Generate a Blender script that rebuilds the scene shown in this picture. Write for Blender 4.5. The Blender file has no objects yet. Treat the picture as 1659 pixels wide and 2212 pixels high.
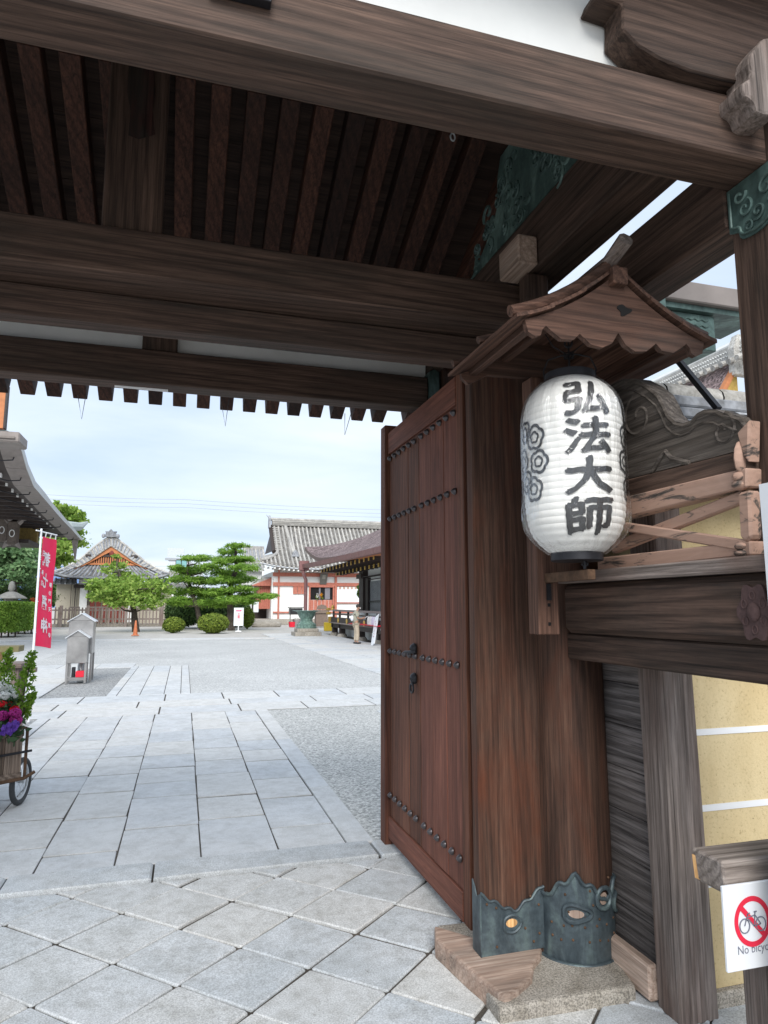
import bpy, bmesh, math, random
import numpy as np
from mathutils import Vector, Matrix
random.seed(7); RNG=np.random.default_rng(7)
S=bpy.context.scene; COL=S.collection
PI=math.pi
# ------------------------------------------------------------------ camera, sky, sun, exposure
CAM_H=1.6; PITCH=math.radians(8.031); YAW=math.radians(16.312); FPX=1460.0; CX,CY=829.5,1106.0
cam=bpy.data.cameras.new('camera'); camo=bpy.data.objects.new('camera',cam); COL.objects.link(camo)
cam.sensor_fit='VERTICAL'; cam.sensor_height=36; cam.lens=36*FPX/2212
cam.clip_start=.05; cam.clip_end=6000
camo.location=(0,0,CAM_H); camo.rotation_euler=(PI/2+PITCH,0,-YAW); S.camera=camo
SUN_EL=math.radians(38); SUN_AZ=math.radians(192)
W=bpy.data.worlds.new('World'); S.world=W; W.use_nodes=True
nt=W.node_tree; N=nt.nodes; L=nt.links; N.clear()
out=N.new('ShaderNodeOutputWorld'); bg=N.new('ShaderNodeBackground'); L.new(bg.outputs[0],out.inputs[0])
sky=N.new('ShaderNodeTexSky'); sky.sky_type='NISHITA'; sky.sun_disc=False; sky.sun_elevation=SUN_EL; sky.sun_rotation=SUN_AZ
sky.air_density=1.0; sky.dust_density=1.5; sky.ozone_density=2.0
bg.inputs[1].default_value=0.088
tc=N.new('ShaderNodeTexCoord'); sep=N.new('ShaderNodeSeparateXYZ'); L.new(tc.outputs['Generated'],sep.inputs[0])
mx=N.new('ShaderNodeMath'); mx.operation='MAXIMUM'; L.new(sep.outputs[2],mx.inputs[0]); mx.inputs[1].default_value=0.0
ad=N.new('ShaderNodeMath'); ad.operation='ADD'; L.new(mx.outputs[0],ad.inputs[0]); ad.inputs[1].default_value=.16
dv=N.new('ShaderNodeVectorMath'); dv.operation='DIVIDE'; cb=N.new('ShaderNodeCombineXYZ')
for i in range(3): L.new(ad.outputs[0],cb.inputs[i])
L.new(tc.outputs['Generated'],dv.inputs[0]); L.new(cb.outputs[0],dv.inputs[1])
mp=N.new('ShaderNodeMapping'); mp.inputs['Scale'].default_value=(.62,1.0,0); mp.inputs['Rotation'].default_value=(0,0,-.25); mp.inputs['Location'].default_value=(3.1,.4,0); L.new(dv.outputs[0],mp.inputs[0])
nz=N.new('ShaderNodeTexNoise'); nz.inputs['Scale'].default_value=1.15; nz.inputs['Detail'].default_value=7; nz.inputs['Roughness'].default_value=.52; nz.inputs['Distortion'].default_value=.35
L.new(mp.outputs[0],nz.inputs['Vector'])
cr=N.new('ShaderNodeValToRGB'); e=cr.color_ramp.elements
e[0].position=.30; e[0].color=(4.9,6.1,7.9,1); e[1].position=.68; e[1].color=(7.6,8.3,9.1,1)
e2=cr.color_ramp.elements.new(.48); e2.color=(6.3,7.25,8.6,1)
L.new(nz.outputs[0],cr.inputs[0])
mxc=N.new('ShaderNodeMix'); mxc.data_type='RGBA'; mxc.inputs[0].default_value=.86
L.new(sky.outputs[0],mxc.inputs[6]); L.new(cr.outputs[0],mxc.inputs[7]); L.new(mxc.outputs[2],bg.inputs[0])
sd=bpy.data.lights.new('sun','SUN'); sd.energy=2.3; sd.angle=math.radians(34); sd.color=(1,.98,.95)
so=bpy.data.objects.new('sun',sd); COL.objects.link(so)
sdir=Vector((math.sin(SUN_AZ)*math.cos(SUN_EL),math.cos(SUN_AZ)*math.cos(SUN_EL),math.sin(SUN_EL)))
so.rotation_euler=sdir.to_track_quat('Z','Y').to_euler(); so.location=(0,-5,20)
S.view_settings.view_transform='Standard'; S.view_settings.look='None'; S.view_settings.exposure=0.66; S.view_settings.gamma=1
try: S.view_settings.use_curve_mapping=False
except Exception: pass
S.cycles.max_bounces=8; S.cycles.transparent_max_bounces=12
# survey helper: a pixel of the photograph and a known distance give a real place
_f=Vector((math.sin(YAW)*math.cos(PITCH),math.cos(YAW)*math.cos(PITCH),math.sin(PITCH)))
_r=Vector((math.cos(YAW),-math.sin(YAW),0)); _u=_r.cross(_f)
def _ray(x,y): return _f*FPX+_r*(x-CX)-_u*(y-CY)
def at(x,y,Y): d=_ray(x,y); return Vector((0,0,CAM_H))+d*(Y/d.y)
def atx(x,y,X): d=_ray(x,y); return Vector((0,0,CAM_H))+d*(X/d.x)
def gd(x,y,z=0): d=_ray(x,y); return Vector((0,0,CAM_H))+d*((z-CAM_H)/d.z)
# ------------------------------------------------------------------ object helpers
def wloc(o):
    v=Vector((0,0,0))
    while o is not None: v+=o.location; o=o.parent
    return v
def tag(o,label=None,cat=None,group=None,kind=None):
    if label: o['label']=label
    if cat: o['category']=cat
    if group: o['group']=group
    if kind: o['kind']=kind
    return o
def thing(name,label,cat,loc=(0,0,0),rz=0,group=None):
    o=bpy.data.objects.new(name,None); COL.objects.link(o); o.empty_display_size=.2
    o.location=loc; o.rotation_euler=(0,0,rz); return tag(o,label,cat,group)
def inst(name,me,parent=None,loc=(0,0,0),rot=None,local=False,scale=None):
    o=bpy.data.objects.new(name,me); COL.objects.link(o)
    if parent is not None: o.parent=parent
    o.location=Vector(loc)-(wloc(parent) if (parent is not None and not local) else Vector((0,0,0)))
    if rot: o.rotation_euler=rot
    if scale: o.scale=scale
    return o
def copy_tree(o,parent=None):
    c=o.copy(); COL.objects.link(c); c.parent=parent
    for ch in list(o.children): copy_tree(ch,c)
    return c
class MB:
    def __init__(s): s.v=[]; s.f=[]; s.m=[]
    def add(s,vs,fs,m=0):
        n=len(s.v); s.v+=[tuple(p) for p in vs]
        for f in fs: s.f.append(tuple(i+n for i in f)); s.m.append(m)
        return s
    def hexa(s,p,m=0): return s.add(p,[(0,3,2,1),(4,5,6,7),(0,1,5,4),(1,2,6,5),(2,3,7,6),(3,0,4,7)],m)
    def box(s,x0,x1,y0,y1,z0,z1,m=0):
        return s.hexa([(x0,y0,z0),(x1,y0,z0),(x1,y1,z0),(x0,y1,z0),(x0,y0,z1),(x1,y0,z1),(x1,y1,z1),(x0,y1,z1)],m)
    def bar(s,a,b,w,h,up=(0,0,1),m=0):
        a=Vector(a); b=Vector(b); d=(b-a).normalized(); sd=d.cross(Vector(up))
        if sd.length<1e-4: sd=d.cross(Vector((0,1,0)))
        sd.normalize(); u=sd.cross(d)
        P=[]
        for q in (-1,1):
            for c,(i,j) in ((a,(-1,q)),(a,(1,q)),(b,(1,q)),(b,(-1,q))): P.append(c+sd*(i*w/2)+u*(j*h/2))
        return s.hexa(P,m)
    def tube(s,path,r,n=8,m=0,caps=True):
        path=[Vector(p) for p in path]; k=len(path)
        rs=r if isinstance(r,(list,tuple)) else [r]*k
        ref=None; vs=[]
        for i,p in enumerate(path):
            d=(path[min(i+1,k-1)]-path[max(i-1,0)]).normalized()
            if ref is None:
                ref=d.cross(Vector((0,0,1)))
                if ref.length<.05: ref=d.cross(Vector((1,0,0)))
            ref=(ref-d*ref.dot(d)).normalized(); b=d.cross(ref)
            for j in range(n):
                a=2*PI*j/n; vs.append(p+(ref*math.cos(a)+b*math.sin(a))*rs[i])
        fs=[(i*n+j,i*n+(j+1)%n,(i+1)*n+(j+1)%n,(i+1)*n+j) for i in range(k-1) for j in range(n)]
        if caps: fs+=[tuple(range(n-1,-1,-1)),tuple((k-1)*n+j for j in range(n))]
        return s.add(vs,fs,m)
    def lathe(s,prof,n=20,c=(0,0,0),m=0,caps=False):
        c=Vector(c); vs=[c+Vector((r*math.cos(2*PI*j/n),r*math.sin(2*PI*j/n),z)) for r,z in prof for j in range(n)]
        k=len(prof)
        fs=[(i*n+j,i*n+(j+1)%n,(i+1)*n+(j+1)%n,(i+1)*n+j) for i in range(k-1) for j in range(n)]
        if caps: fs+=[tuple(range(n-1,-1,-1)),tuple((k-1)*n+j for j in range(n))]
        return s.add(vs,fs,m)
    def prism(s,poly,d,m=0):
        d=Vector(d); k=len(poly); vs=[Vector(p) for p in poly]; vs+=[p+d for p in vs]
        nrm=Vector((0,0,0))
        for i in range(k): nrm+=vs[i].cross(vs[(i+1)%k])
        o=1 if nrm.dot(d)<0 else -1
        fs=[tuple(range(k))[::o],tuple(range(k,2*k))[::-o]]
        for i in range(k):
            j=(i+1)%k; fs.append(((i,j,k+j,k+i))[::-o])
        return s.add(vs,fs,m)
    def grid(s,P,nu,nv,m=0,u=(0,1),v=(0,1)):
        vs=[P(u[0]+(u[1]-u[0])*i/nu,v[0]+(v[1]-v[0])*j/nv) for j in range(nv+1) for i in range(nu+1)]
        fs=[(j*(nu+1)+i,j*(nu+1)+i+1,(j+1)*(nu+1)+i+1,(j+1)*(nu+1)+i) for j in range(nv) for i in range(nu)]
        return s.add(vs,fs,m)
    def ball(s,c,r,n=10,k=6,m=0):
        c=Vector(c); r=(r,r,r) if not isinstance(r,(tuple,list)) else r
        pr=[(math.sin(PI*i/k),-math.cos(PI*i/k)) for i in range(k+1)]
        vs=[c+Vector((max(a,.001)*r[0]*math.cos(2*PI*j/n),max(a,.001)*r[1]*math.sin(2*PI*j/n),b*r[2])) for a,b in pr for j in range(n)]
        fs=[(i*n+j,i*n+(j+1)%n,(i+1)*n+(j+1)%n,(i+1)*n+j) for i in range(k) for j in range(n)]
        return s.add(vs,fs,m)
    def mesh(s,name,mats,smooth=False,bevel=0,off=Vector((0,0,0)),seg=1):
        me=bpy.data.meshes.new(name)
        me.from_pydata([(p[0]-off[0],p[1]-off[1],p[2]-off[2]) for p in s.v],[],s.f)
        mats=mats if isinstance(mats,(list,tuple)) else [mats]
        for q in mats: me.materials.append(q)
        if any(s.m): me.polygons.foreach_set('material_index',s.m)
        if bevel:
            bm=bmesh.new(); bm.from_mesh(me); bmesh.ops.remove_doubles(bm,verts=bm.verts,dist=1e-5)
            es=[q for q in bm.edges if len(q.link_faces)==2 and q.calc_face_angle(0)>.5]
            bmesh.ops.bevel(bm,geom=es,offset=bevel,segments=seg,profile=.6,affect='EDGES',clamp_overlap=True)
            bm.to_mesh(me); bm.free()
        if smooth:
            me.polygons.foreach_set('use_smooth',[True]*len(me.polygons)); me.set_sharp_from_angle(angle=math.radians(40))
        me.update(); return me
    def build(s,name,mats,parent=None,local=False,smooth=False,bevel=0,kind=None,label=None,cat=None,group=None,seg=1):
        if parent is not None: off=Vector((0,0,0)) if local else wloc(parent)
        elif kind=='structure' or not s.v: off=Vector((0,0,0))
        else:
            a=np.array(s.v); off=Vector(((a[:,0].min()+a[:,0].max())/2,(a[:,1].min()+a[:,1].max())/2,a[:,2].min()))
        me=s.mesh(name,mats,smooth,bevel,off,seg)
        o=bpy.data.objects.new(name,me); COL.objects.link(o)
        if parent is not None: o.parent=parent
        else: o.location=off
        return tag(o,label,cat,group,kind)
# ------------------------------------------------------------------ materials
def newmat(name):
    m=bpy.data.materials.new(name); m.use_nodes=True; n=m.node_tree.nodes
    return m,n,m.node_tree.links,n['Principled BSDF']
def nnode(n,t,**k):
    o=n.new(t)
    for a,b in k.items(): setattr(o,a,b)
    return o
def c4(c): return (c[0],c[1],c[2],1)
def ramp(n,stops):
    r=n.new('ShaderNodeValToRGB'); el=r.color_ramp.elements
    el[0].position,el[0].color=stops[0][0],c4(stops[0][1]); el[1].position,el[1].color=stops[-1][0],c4(stops[-1][1])
    for p,c in stops[1:-1]: q=el.new(p); q.color=c4(c)
    return r
def objcoord(n,L,rnd=True):
    t=n.new('ShaderNodeTexCoord')
    if not rnd: return t.outputs['Object']
    oi=n.new('ShaderNodeObjectInfo'); m=n.new('ShaderNodeMath'); m.operation='MULTIPLY'; m.inputs[1].default_value=53.7
    L.new(oi.outputs['Random'],m.inputs[0]); a=n.new('ShaderNodeVectorMath'); a.operation='ADD'
    L.new(t.outputs['Object'],a.inputs[0]); L.new(m.outputs[0],a.inputs[1]); return a.outputs[0]
def noise(n,L,co,scale,detail=5,rough=.55,dist=0,sc=None):
    if sc is not None:
        m=n.new('ShaderNodeMapping'); m.inputs['Scale'].default_value=sc; L.new(co,m.inputs[0]); co=m.outputs[0]
    q=n.new('ShaderNodeTexNoise'); q.inputs['Scale'].default_value=scale; q.inputs['Detail'].default_value=detail
    q.inputs['Roughness'].default_value=rough; q.inputs['Distortion'].default_value=dist; L.new(co,q.inputs['Vector']); return q.outputs[0]
def mixc(n,L,f,a,b,bt='MIX'):
    m=n.new('ShaderNodeMix'); m.data_type='RGBA'; m.blend_type=bt
    for sock,val in ((0,f),(6,a),(7,b)):
        if isinstance(val,(int,float)): m.inputs[sock].default_value=val
        elif isinstance(val,(tuple,list)): m.inputs[sock].default_value=c4(val)
        else: L.new(val,m.inputs[sock])
    return m.outputs[2]
def bump(n,L,h,b,strength=.3,dist=.01):
    q=n.new('ShaderNodeBump'); q.inputs['Strength'].default_value=strength; q.inputs['Distance'].default_value=dist
    L.new(h,q.inputs['Height']); L.new(q.outputs[0],b.inputs['Normal'])
def rndval(n,L,col,lo,hi):
    oi=n.new('ShaderNodeObjectInfo'); mr=n.new('ShaderNodeMapRange'); mr.inputs[3].default_value=lo; mr.inputs[4].default_value=hi
    L.new(oi.outputs['Random'],mr.inputs[0]); h=n.new('ShaderNodeHueSaturation'); L.new(mr.outputs[0],h.inputs['Value']); L.new(col,h.inputs['Color']); return h.outputs[0]
def wood(name,dark,light,ax=0,weather=None,wr=(.48,.62),fine=1.0,rough=.72,bmp=.35,var=.15,wave=.7,crk=.8):
    m,n,L,b=newmat(name); co=objcoord(n,L)
    def sc(al,ac): return tuple(al if i==ax else ac for i in range(3))
    g1=noise(n,L,co,1.0,8,.72,.5,sc(1.9*fine,95*fine)); g2=noise(n,L,co,1.0,4,.5,1.2,sc(.5,8)); g3=noise(n,L,co,1.0,6,.62,.6,sc(.9,3.2))
    g4=noise(n,L,co,1.0,3,.5,.3,sc(.6*fine,46*fine)); g5=noise(n,L,co,1.0,3,.6,0,sc(9,90*fine))
    mpw=n.new('ShaderNodeMapping'); mpw.inputs['Scale'].default_value=sc(.22,4.0); L.new(co,mpw.inputs[0])
    wv=n.new('ShaderNodeTexWave'); wv.bands_direction='DIAGONAL'; wv.inputs['Scale'].default_value=3.4*fine; wv.inputs['Distortion'].default_value=4.5; wv.inputs['Detail'].default_value=3; wv.inputs['Detail Scale'].default_value=.8; wv.inputs['Detail Roughness'].default_value=.6; L.new(mpw.outputs[0],wv.inputs['Vector'])
    r1=ramp(n,[(.34,dark),(.5,tuple((a+c)/2 for a,c in zip(dark,light))),(.66,light)]); L.new(g1,r1.inputs[0])
    r2=ramp(n,[(.3,(.5,.5,.5)),(.7,(1.3,1.3,1.3))]); L.new(g2,r2.inputs[0])
    col=mixc(n,L,.7,r1.outputs[0],r2.outputs[0],'MULTIPLY')
    if weather:
        mr=ramp(n,[(wr[0],(0,0,0)),(wr[1],(1,1,1))]); L.new(g3,mr.inputs[0])
        w2=mixc(n,L,.75,weather,r1.outputs[0],'OVERLAY')
        col=mixc(n,L,mr.outputs[0],col,w2)
    rw=ramp(n,[(.0,(.62,.60,.58)),(.35,(1,1,1)),(1,(1.18,1.18,1.18))]); L.new(wv.outputs[0],rw.inputs[0]); col=mixc(n,L,wave,col,rw.outputs[0],'MULTIPLY')
    rk=ramp(n,[(.28,(.18,.17,.16)),(.335,(1,1,1))]); L.new(g4,rk.inputs[0]); col=mixc(n,L,crk,col,rk.outputs[0],'MULTIPLY')
    r5=ramp(n,[(.3,(.8,.8,.8)),(.7,(1.15,1.15,1.15))]); L.new(g5,r5.inputs[0]); col=mixc(n,L,.8,col,r5.outputs[0],'MULTIPLY')
    col=rndval(n,L,col,1-var,1+var)
    L.new(col,b.inputs['Base Color']); b.inputs['Roughness'].default_value=rough
    b.inputs['Specular IOR Level'].default_value=.3
    hb_=mixc(n,L,.5,g1,rk.outputs[0],'MULTIPLY'); bump(n,L,hb_,b,bmp*1.5,.005); return m
def woods(name,dark,light,**k): return [wood(name+a,dark,light,i,**k) for i,a in enumerate('_x _y _z'.split())]
def stone(name,c1,c2,speck=.25,ss=240,rough=.85,var=.08,warm=None,bmp=.15,dirt=.25):
    m,n,L,b=newmat(name); co=objcoord(n,L)
    lo=noise(n,L,co,1.7,5,.6); hi=noise(n,L,co,ss,2,.7); md=noise(n,L,co,14,6,.65)
    r=ramp(n,[(.35,c1),(.65,c2)]); L.new(lo,r.inputs[0]); col=r.outputs[0]
    if warm:
        oi=n.new('ShaderNodeObjectInfo'); rr=ramp(n,[(.2,(0,0,0)),(1.0,(1,1,1))]); L.new(oi.outputs['Random'],rr.inputs[0])
        col=mixc(n,L,rr.outputs[0],col,warm)
    sp=ramp(n,[(.35,(1-speck,)*3),(.62,(1+speck*.6,)*3)]); L.new(hi,sp.inputs[0]); col=mixc(n,L,1.0,col,sp.outputs[0],'MULTIPLY')
    dr=ramp(n,[(.3,(1-dirt,1-dirt*1.05,1-dirt*1.15)),(.55,(1,1,1))]); L.new(md,dr.inputs[0]); col=mixc(n,L,1.0,col,dr.outputs[0],'MULTIPLY')
    bl=ramp(n,[(.36,(.84,.835,.82)),(.56,(1,1,1))]); L.new(noise(n,L,co,4.5,6,.7,.4),bl.inputs[0]); col=mixc(n,L,.8,col,bl.outputs[0],'MULTIPLY')
    pt=ramp(n,[(.26,(.6,.58,.55)),(.31,(1,1,1))]); L.new(noise(n,L,co,34,3,.6),pt.inputs[0]); col=mixc(n,L,.8,col,pt.outputs[0],'MULTIPLY')
    col=rndval(n,L,col,1-var,1+var); L.new(col,b.inputs['Base Color']); b.inputs['Roughness'].default_value=rough
    b.inputs['Specular IOR Level'].default_value=.25
    bump(n,L,md,b,bmp,.006); return m
def plain(name,c,rough=.6,metal=0,amt=.12,sc=8,c2=None,bmp=0,spec=.4,var=0,emit=0):
    m,n,L,b=newmat(name); co=objcoord(n,L); q=noise(n,L,co,sc,5,.6)
    c2=c2 or tuple(max(0,x*(1-amt)) for x in c); r=ramp(n,[(.35,c2),(.65,c)]); L.new(q,r.inputs[0]); col=r.outputs[0]
    if var: col=rndval(n,L,col,1-var,1+var)
    L.new(col,b.inputs['Base Color']); b.inputs['Roughness'].default_value=rough; b.inputs['Metallic'].default_value=metal
    b.inputs['Specular IOR Level'].default_value=spec
    if bmp: bump(n,L,q,b,bmp,.01)
    return m
def leafmat(name,cs,trans=.35):
    m,n,L,b=newmat(name); g=n.new('ShaderNodeNewGeometry'); r=ramp(n,[(i/(len(cs)-1),c) for i,c in enumerate(cs)])
    L.new(g.outputs['Random Per Island'],r.inputs[0]); L.new(r.outputs[0],b.inputs['Base Color']); b.inputs['Roughness'].default_value=.6
    b.inputs['Specular IOR Level'].default_value=.2
    t=n.new('ShaderNodeBsdfTranslucent'); L.new(r.outputs[0],t.inputs[0]); mx=n.new('ShaderNodeMixShader'); mx.inputs[0].default_value=trans
    L.new(b.outputs[0],mx.inputs[1]); L.new(t.outputs[0],mx.inputs[2]); L.new(mx.outputs[0],n['Material Output'].inputs[0]); return m
M={}
DARK=woods('dark_beam_wood',(.032,.019,.014),(.122,.076,.056),weather=(.12,.098,.08),wr=(.46,.68),var=.12)
RAFT=woods('rafter_wood',(.020,.009,.006),(.075,.030,.018),var=.5)
DOORW=woods('door_wood',(.08,.030,.018),(.20,.078,.048),weather=(.14,.07,.05),wr=(.5,.7),bmp=.2,var=.28)
POSTW=woods('post_wood',(.032,.016,.011),(.122,.063,.041),weather=(.26,.088,.038),wr=(.50,.70),wave=.4,crk=.6)
GREYW=woods('grey_weathered_wood',(.095,.075,.064),(.33,.275,.245),weather=(.25,.19,.165),wr=(.45,.7),bmp=.5,wave=.4)
BROWNW=woods('canopy_wood',(.055,.028,.020),(.17,.090,.062),weather=(.20,.165,.145),wr=(.5,.72),bmp=.3)
PALEW=woods('pale_wood',(.30,.20,.15),(.56,.44,.36),weather=(.40,.33,.285),bmp=.25,wave=.3)
CARTW=woods('cart_wood',(.12,.085,.065),(.36,.28,.22),weather=(.22,.18,.15))
CUTW=wood('fresh_cut_wood',(.42,.21,.075),(.72,.44,.20),2)
BOARDW=woods('board_wood',(.035,.030,.030),(.24,.215,.205),weather=(.28,.255,.24),wr=(.45,.7),bmp=.6,var=.4)
def peel():
    m,n,L,b=newmat('peeling_pink_paint'); co=objcoord(n,L)
    a=noise(n,L,co,1,7,.65,.8,(9,3.2,16)); g=noise(n,L,co,1,5,.6,.4,(40,2,60))
    r=ramp(n,[(.37,(.045,.038,.034)),(.425,(.20,.14,.11)),(.455,(.40,.25,.185)),(.75,(.47,.31,.24))]); L.new(a,r.inputs[0])
    r2=ramp(n,[(.3,(.75,.75,.75)),(.7,(1.1,1.1,1.1))]); L.new(g,r2.inputs[0])
    L.new(mixc(n,L,.7,r.outputs[0],r2.outputs[0],'MULTIPLY'),b.inputs['Base Color']); b.inputs['Roughness'].default_value=.8; bump(n,L,a,b,.3,.004); return m
M['peel']=peel()
RAILW=woods('rail_wood',(.16,.13,.115),(.44,.385,.345),weather=(.34,.31,.285),wr=(.4,.6))
def copper(name,c1,c2,c3):
    m,n,L,b=newmat(name); co=objcoord(n,L); a=noise(n,L,co,1,7,.6,.6,(9,9,3.5)); f=noise(n,L,co,45,4,.6)
    r=ramp(n,[(.33,c1),(.52,c2),(.72,c3)]); L.new(a,r.inputs[0]); r2=ramp(n,[(.35,(.8,.8,.8)),(.68,(1.15,1.15,1.15))]); L.new(f,r2.inputs[0])
    L.new(mixc(n,L,1.0,r.outputs[0],r2.outputs[0],'MULTIPLY'),b.inputs['Base Color']); b.inputs['Roughness'].default_value=.5; b.inputs['Metallic'].default_value=.25; bump(n,L,a,b,.2,.01); return m
M['patina']=copper('dark_patina_copper',(.035,.050,.060),(.075,.10,.112),(.17,.235,.225))
M['verdigris']=copper('verdigris_copper',(.045,.075,.068),(.085,.14,.125),(.20,.30,.265))
M['urn']=copper('urn_bronze',(.10,.16,.14),(.17,.27,.23),(.30,.44,.37))
M['white']=plain('white_plaster',(.78,.78,.75),.9,amt=.06,sc=3)
M['dimplaster']=plain('aged_white_plaster',(.84,.845,.82),.9,amt=.12,sc=2)
def yplaster():
    m,n,L,b=newmat('yellow_plaster'); co=objcoord(n,L); a=noise(n,L,co,2.2,5,.6); f=noise(n,L,co,90,4,.7); s=noise(n,L,co,1,3,.6,0,(35,35,60))
    r=ramp(n,[(.3,(.56,.43,.225)),(.7,(.65,.53,.315))]); L.new(a,r.inputs[0]); r2=ramp(n,[(.28,(.62,.56,.46)),(.42,(1,1,1)),(.75,(1.08,1.08,1.08))]); L.new(f,r2.inputs[0])
    r3=ramp(n,[(.24,(.45,.42,.38)),(.30,(1,1,1))]); L.new(s,r3.inputs[0])
    c=mixc(n,L,1.0,r.outputs[0],r2.outputs[0],'MULTIPLY'); c=mixc(n,L,1.0,c,r3.outputs[0],'MULTIPLY'); r4=ramp(n,[(.34,(.84,.82,.78)),(.58,(1,1,1))]); L.new(noise(n,L,co,1,5,.65,.3,(5,5,.8)),r4.inputs[0]); c=mixc(n,L,.8,c,r4.outputs[0],'MULTIPLY'); L.new(c,b.inputs['Base Color']); b.inputs['Roughness'].default_value=.95; bump(n,L,f,b,.35,.004); return m
M['yellow']=yplaster()
M['paint']=plain('white_paint',(.80,.81,.82),.5,amt=.04)
M['slab']=stone('path_slab',(.52,.54,.555),(.61,.625,.635),.14,170,warm=(.575,.57,.55),dirt=.12,var=.05)
M['diamond']=stone('diamond_paver_granite',(.49,.525,.55),(.59,.615,.635),.28,150,warm=(.55,.55,.535),dirt=.22,bmp=.3,var=.06)
M['kerb']=stone('kerb_granite',(.47,.50,.52),(.55,.57,.58),.3,160,dirt=.15)
M['granite']=stone('base_granite',(.34,.31,.27),(.46,.42,.36),.5,130,dirt=.3,bmp=.4)
M['joint']=stone('joint_earth',(.055,.048,.040),(.12,.105,.09),.3,120,dirt=.4,bmp=.6)
def gravel(name,c1,c2,sc,bm=.8):
    m,n,L,b=newmat(name); t=n.new('ShaderNodeTexCoord'); co=t.outputs['Object']
    v=n.new('ShaderNodeTexVoronoi'); v.inputs['Scale'].default_value=sc; L.new(co,v.inputs['Vector'])
    sp=n.new('ShaderNodeSeparateColor'); L.new(v.outputs['Color'],sp.inputs[0]); r=ramp(n,[(.1,c1),(.9,c2)]); L.new(sp.outputs[0],r.inputs[0])
    lo=noise(n,L,co,.35,4,.6); r2=ramp(n,[(.3,(.88,.88,.88)),(.7,(1.08,1.08,1.08))]); L.new(lo,r2.inputs[0])
    dd=ramp(n,[(.0,(1.05,1.05,1.05)),(.75,(.6,.6,.6))]); L.new(v.outputs['Distance'],dd.inputs[0])
    c=mixc(n,L,1.0,r.outputs[0],r2.outputs[0],'MULTIPLY'); c=mixc(n,L,.7,c,dd.outputs[0],'MULTIPLY'); L.new(c,b.inputs['Base Color']); b.inputs['Roughness'].default_value=.9
    iv=n.new('ShaderNodeMath'); iv.operation='SUBTRACT'; iv.inputs[0].default_value=1; L.new(v.outputs['Distance'],iv.inputs[1]); bump(n,L,iv.outputs[0],b,bm,.012); return m
M['gravel']=gravel('grey_gravel',(.36,.365,.345),(.78,.775,.745),55)
M['gravel2']=gravel('plaza_gravel',(.44,.445,.435),(.72,.72,.70),40)
M['gravel3']=gravel('dark_gravel',(.22,.225,.22),(.54,.54,.53),48)
M['earth']=stone('swept_earth',(.46,.435,.40),(.52,.50,.47),.15,60,dirt=.15)
M['tile']=stone('grey_roof_tile',(.36,.35,.335),(.56,.54,.50),.2,30,var=.14,dirt=.4)
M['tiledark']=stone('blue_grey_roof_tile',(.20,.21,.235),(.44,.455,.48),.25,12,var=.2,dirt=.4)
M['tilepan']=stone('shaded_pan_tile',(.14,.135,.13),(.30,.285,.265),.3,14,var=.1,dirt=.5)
M['bark']=stone('cypress_bark_roof',(.17,.125,.125),(.30,.23,.225),.75,10,rough=.95,dirt=.35,bmp=.5)
M['verm']=plain('faded_vermilion',(.50,.17,.115),.7,amt=.25,sc=5)
M['orange']=plain('orange_painted_wood',(.55,.21,.085),.7,amt=.25,sc=5)
M['red_door']=plain('dark_red_door',(.22,.045,.03),.7,amt=.3)
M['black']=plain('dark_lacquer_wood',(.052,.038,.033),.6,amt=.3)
M['iron']=plain('dark_iron',(.035,.035,.04),.45,.5,amt=.3,sc=20)
M['studs']=plain('stud_iron',(.12,.11,.115),.38,.6,amt=.35,sc=30)
M['rust']=plain('rusty_iron',(.15,.085,.05),.85,.2,amt=.5,sc=25,bmp=.3)
M['boss']=plain('rust_boss',(.105,.062,.058),.85,.1,amt=.25,sc=60,bmp=.4)
M['gold']=plain('gilt_metal',(.62,.40,.09),.4,.3,amt=.3)
M['steel']=plain('stainless_steel',(.46,.45,.44),.33,.75,amt=.35,sc=2.5)
M['alu']=plain('pale_metal',(.6,.62,.64),.4,.3)
M['copperroof']=plain('weathered_copper_sheet',(.27,.235,.215),.55,.2,amt=.2,sc=4)
M['gface']=plain('pale_gutter_face',(.52,.53,.52),.5,.2,amt=.1)
M['coppergreen']=plain('pale_copper_edge',(.42,.47,.46),.6,.1,amt=.15)
M['gutter']=plain('red_copper_gutter',(.26,.13,.125),.5,.2,amt=.2)
M['ink']=plain('brush_ink',(.030,.031,.033),.55,amt=.5,sc=14,c2=(.055,.056,.058))
M['redfab']=plain('crimson_banner_cloth',(.88,.018,.095),.7,amt=.12,sc=3)
M['textw']=plain('banner_white_print',(.82,.72,.74),.7,amt=.05)
M['redprint']=plain('red_print',(.78,.03,.07),.5,amt=.03)
M['pinkprint']=plain('pink_print',(.80,.06,.18),.5,amt=.03)
M['greytext']=plain('grey_print',(.18,.19,.24),.5,amt=.05)
M['rubber']=plain('tyre_rubber',(.055,.058,.062),.75,amt=.3,sc=40)
M['cone']=plain('orange_cone_plastic',(.62,.19,.075),.5,amt=.2)
M['redplastic']=plain('red_plastic',(.70,.02,.045),.4,amt=.08)
M['white2']=plain('sign_white',(.82,.84,.87),.45,amt=.03)
M['skin']=plain('skin',(.44,.25,.17),.5,amt=.08)
M['shirt']=plain('khaki_shirt',(.36,.35,.28),.85,amt=.12)
M['trouser']=plain('beige_trousers',(.50,.42,.32),.85,amt=.12)
M['hair']=plain('dark_hair',(.035,.03,.028),.6)
M['bark_t']=stone('tree_bark',(.055,.045,.038),(.14,.115,.095),.4,18,rough=.95,dirt=.4,bmp=.8)
M['glass']=plain('window_glass',(.20,.42,.42),.15,.0,amt=.1,spec=.8)
M['dark']=plain('dark_interior',(.010,.009,.009),.9)
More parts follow.
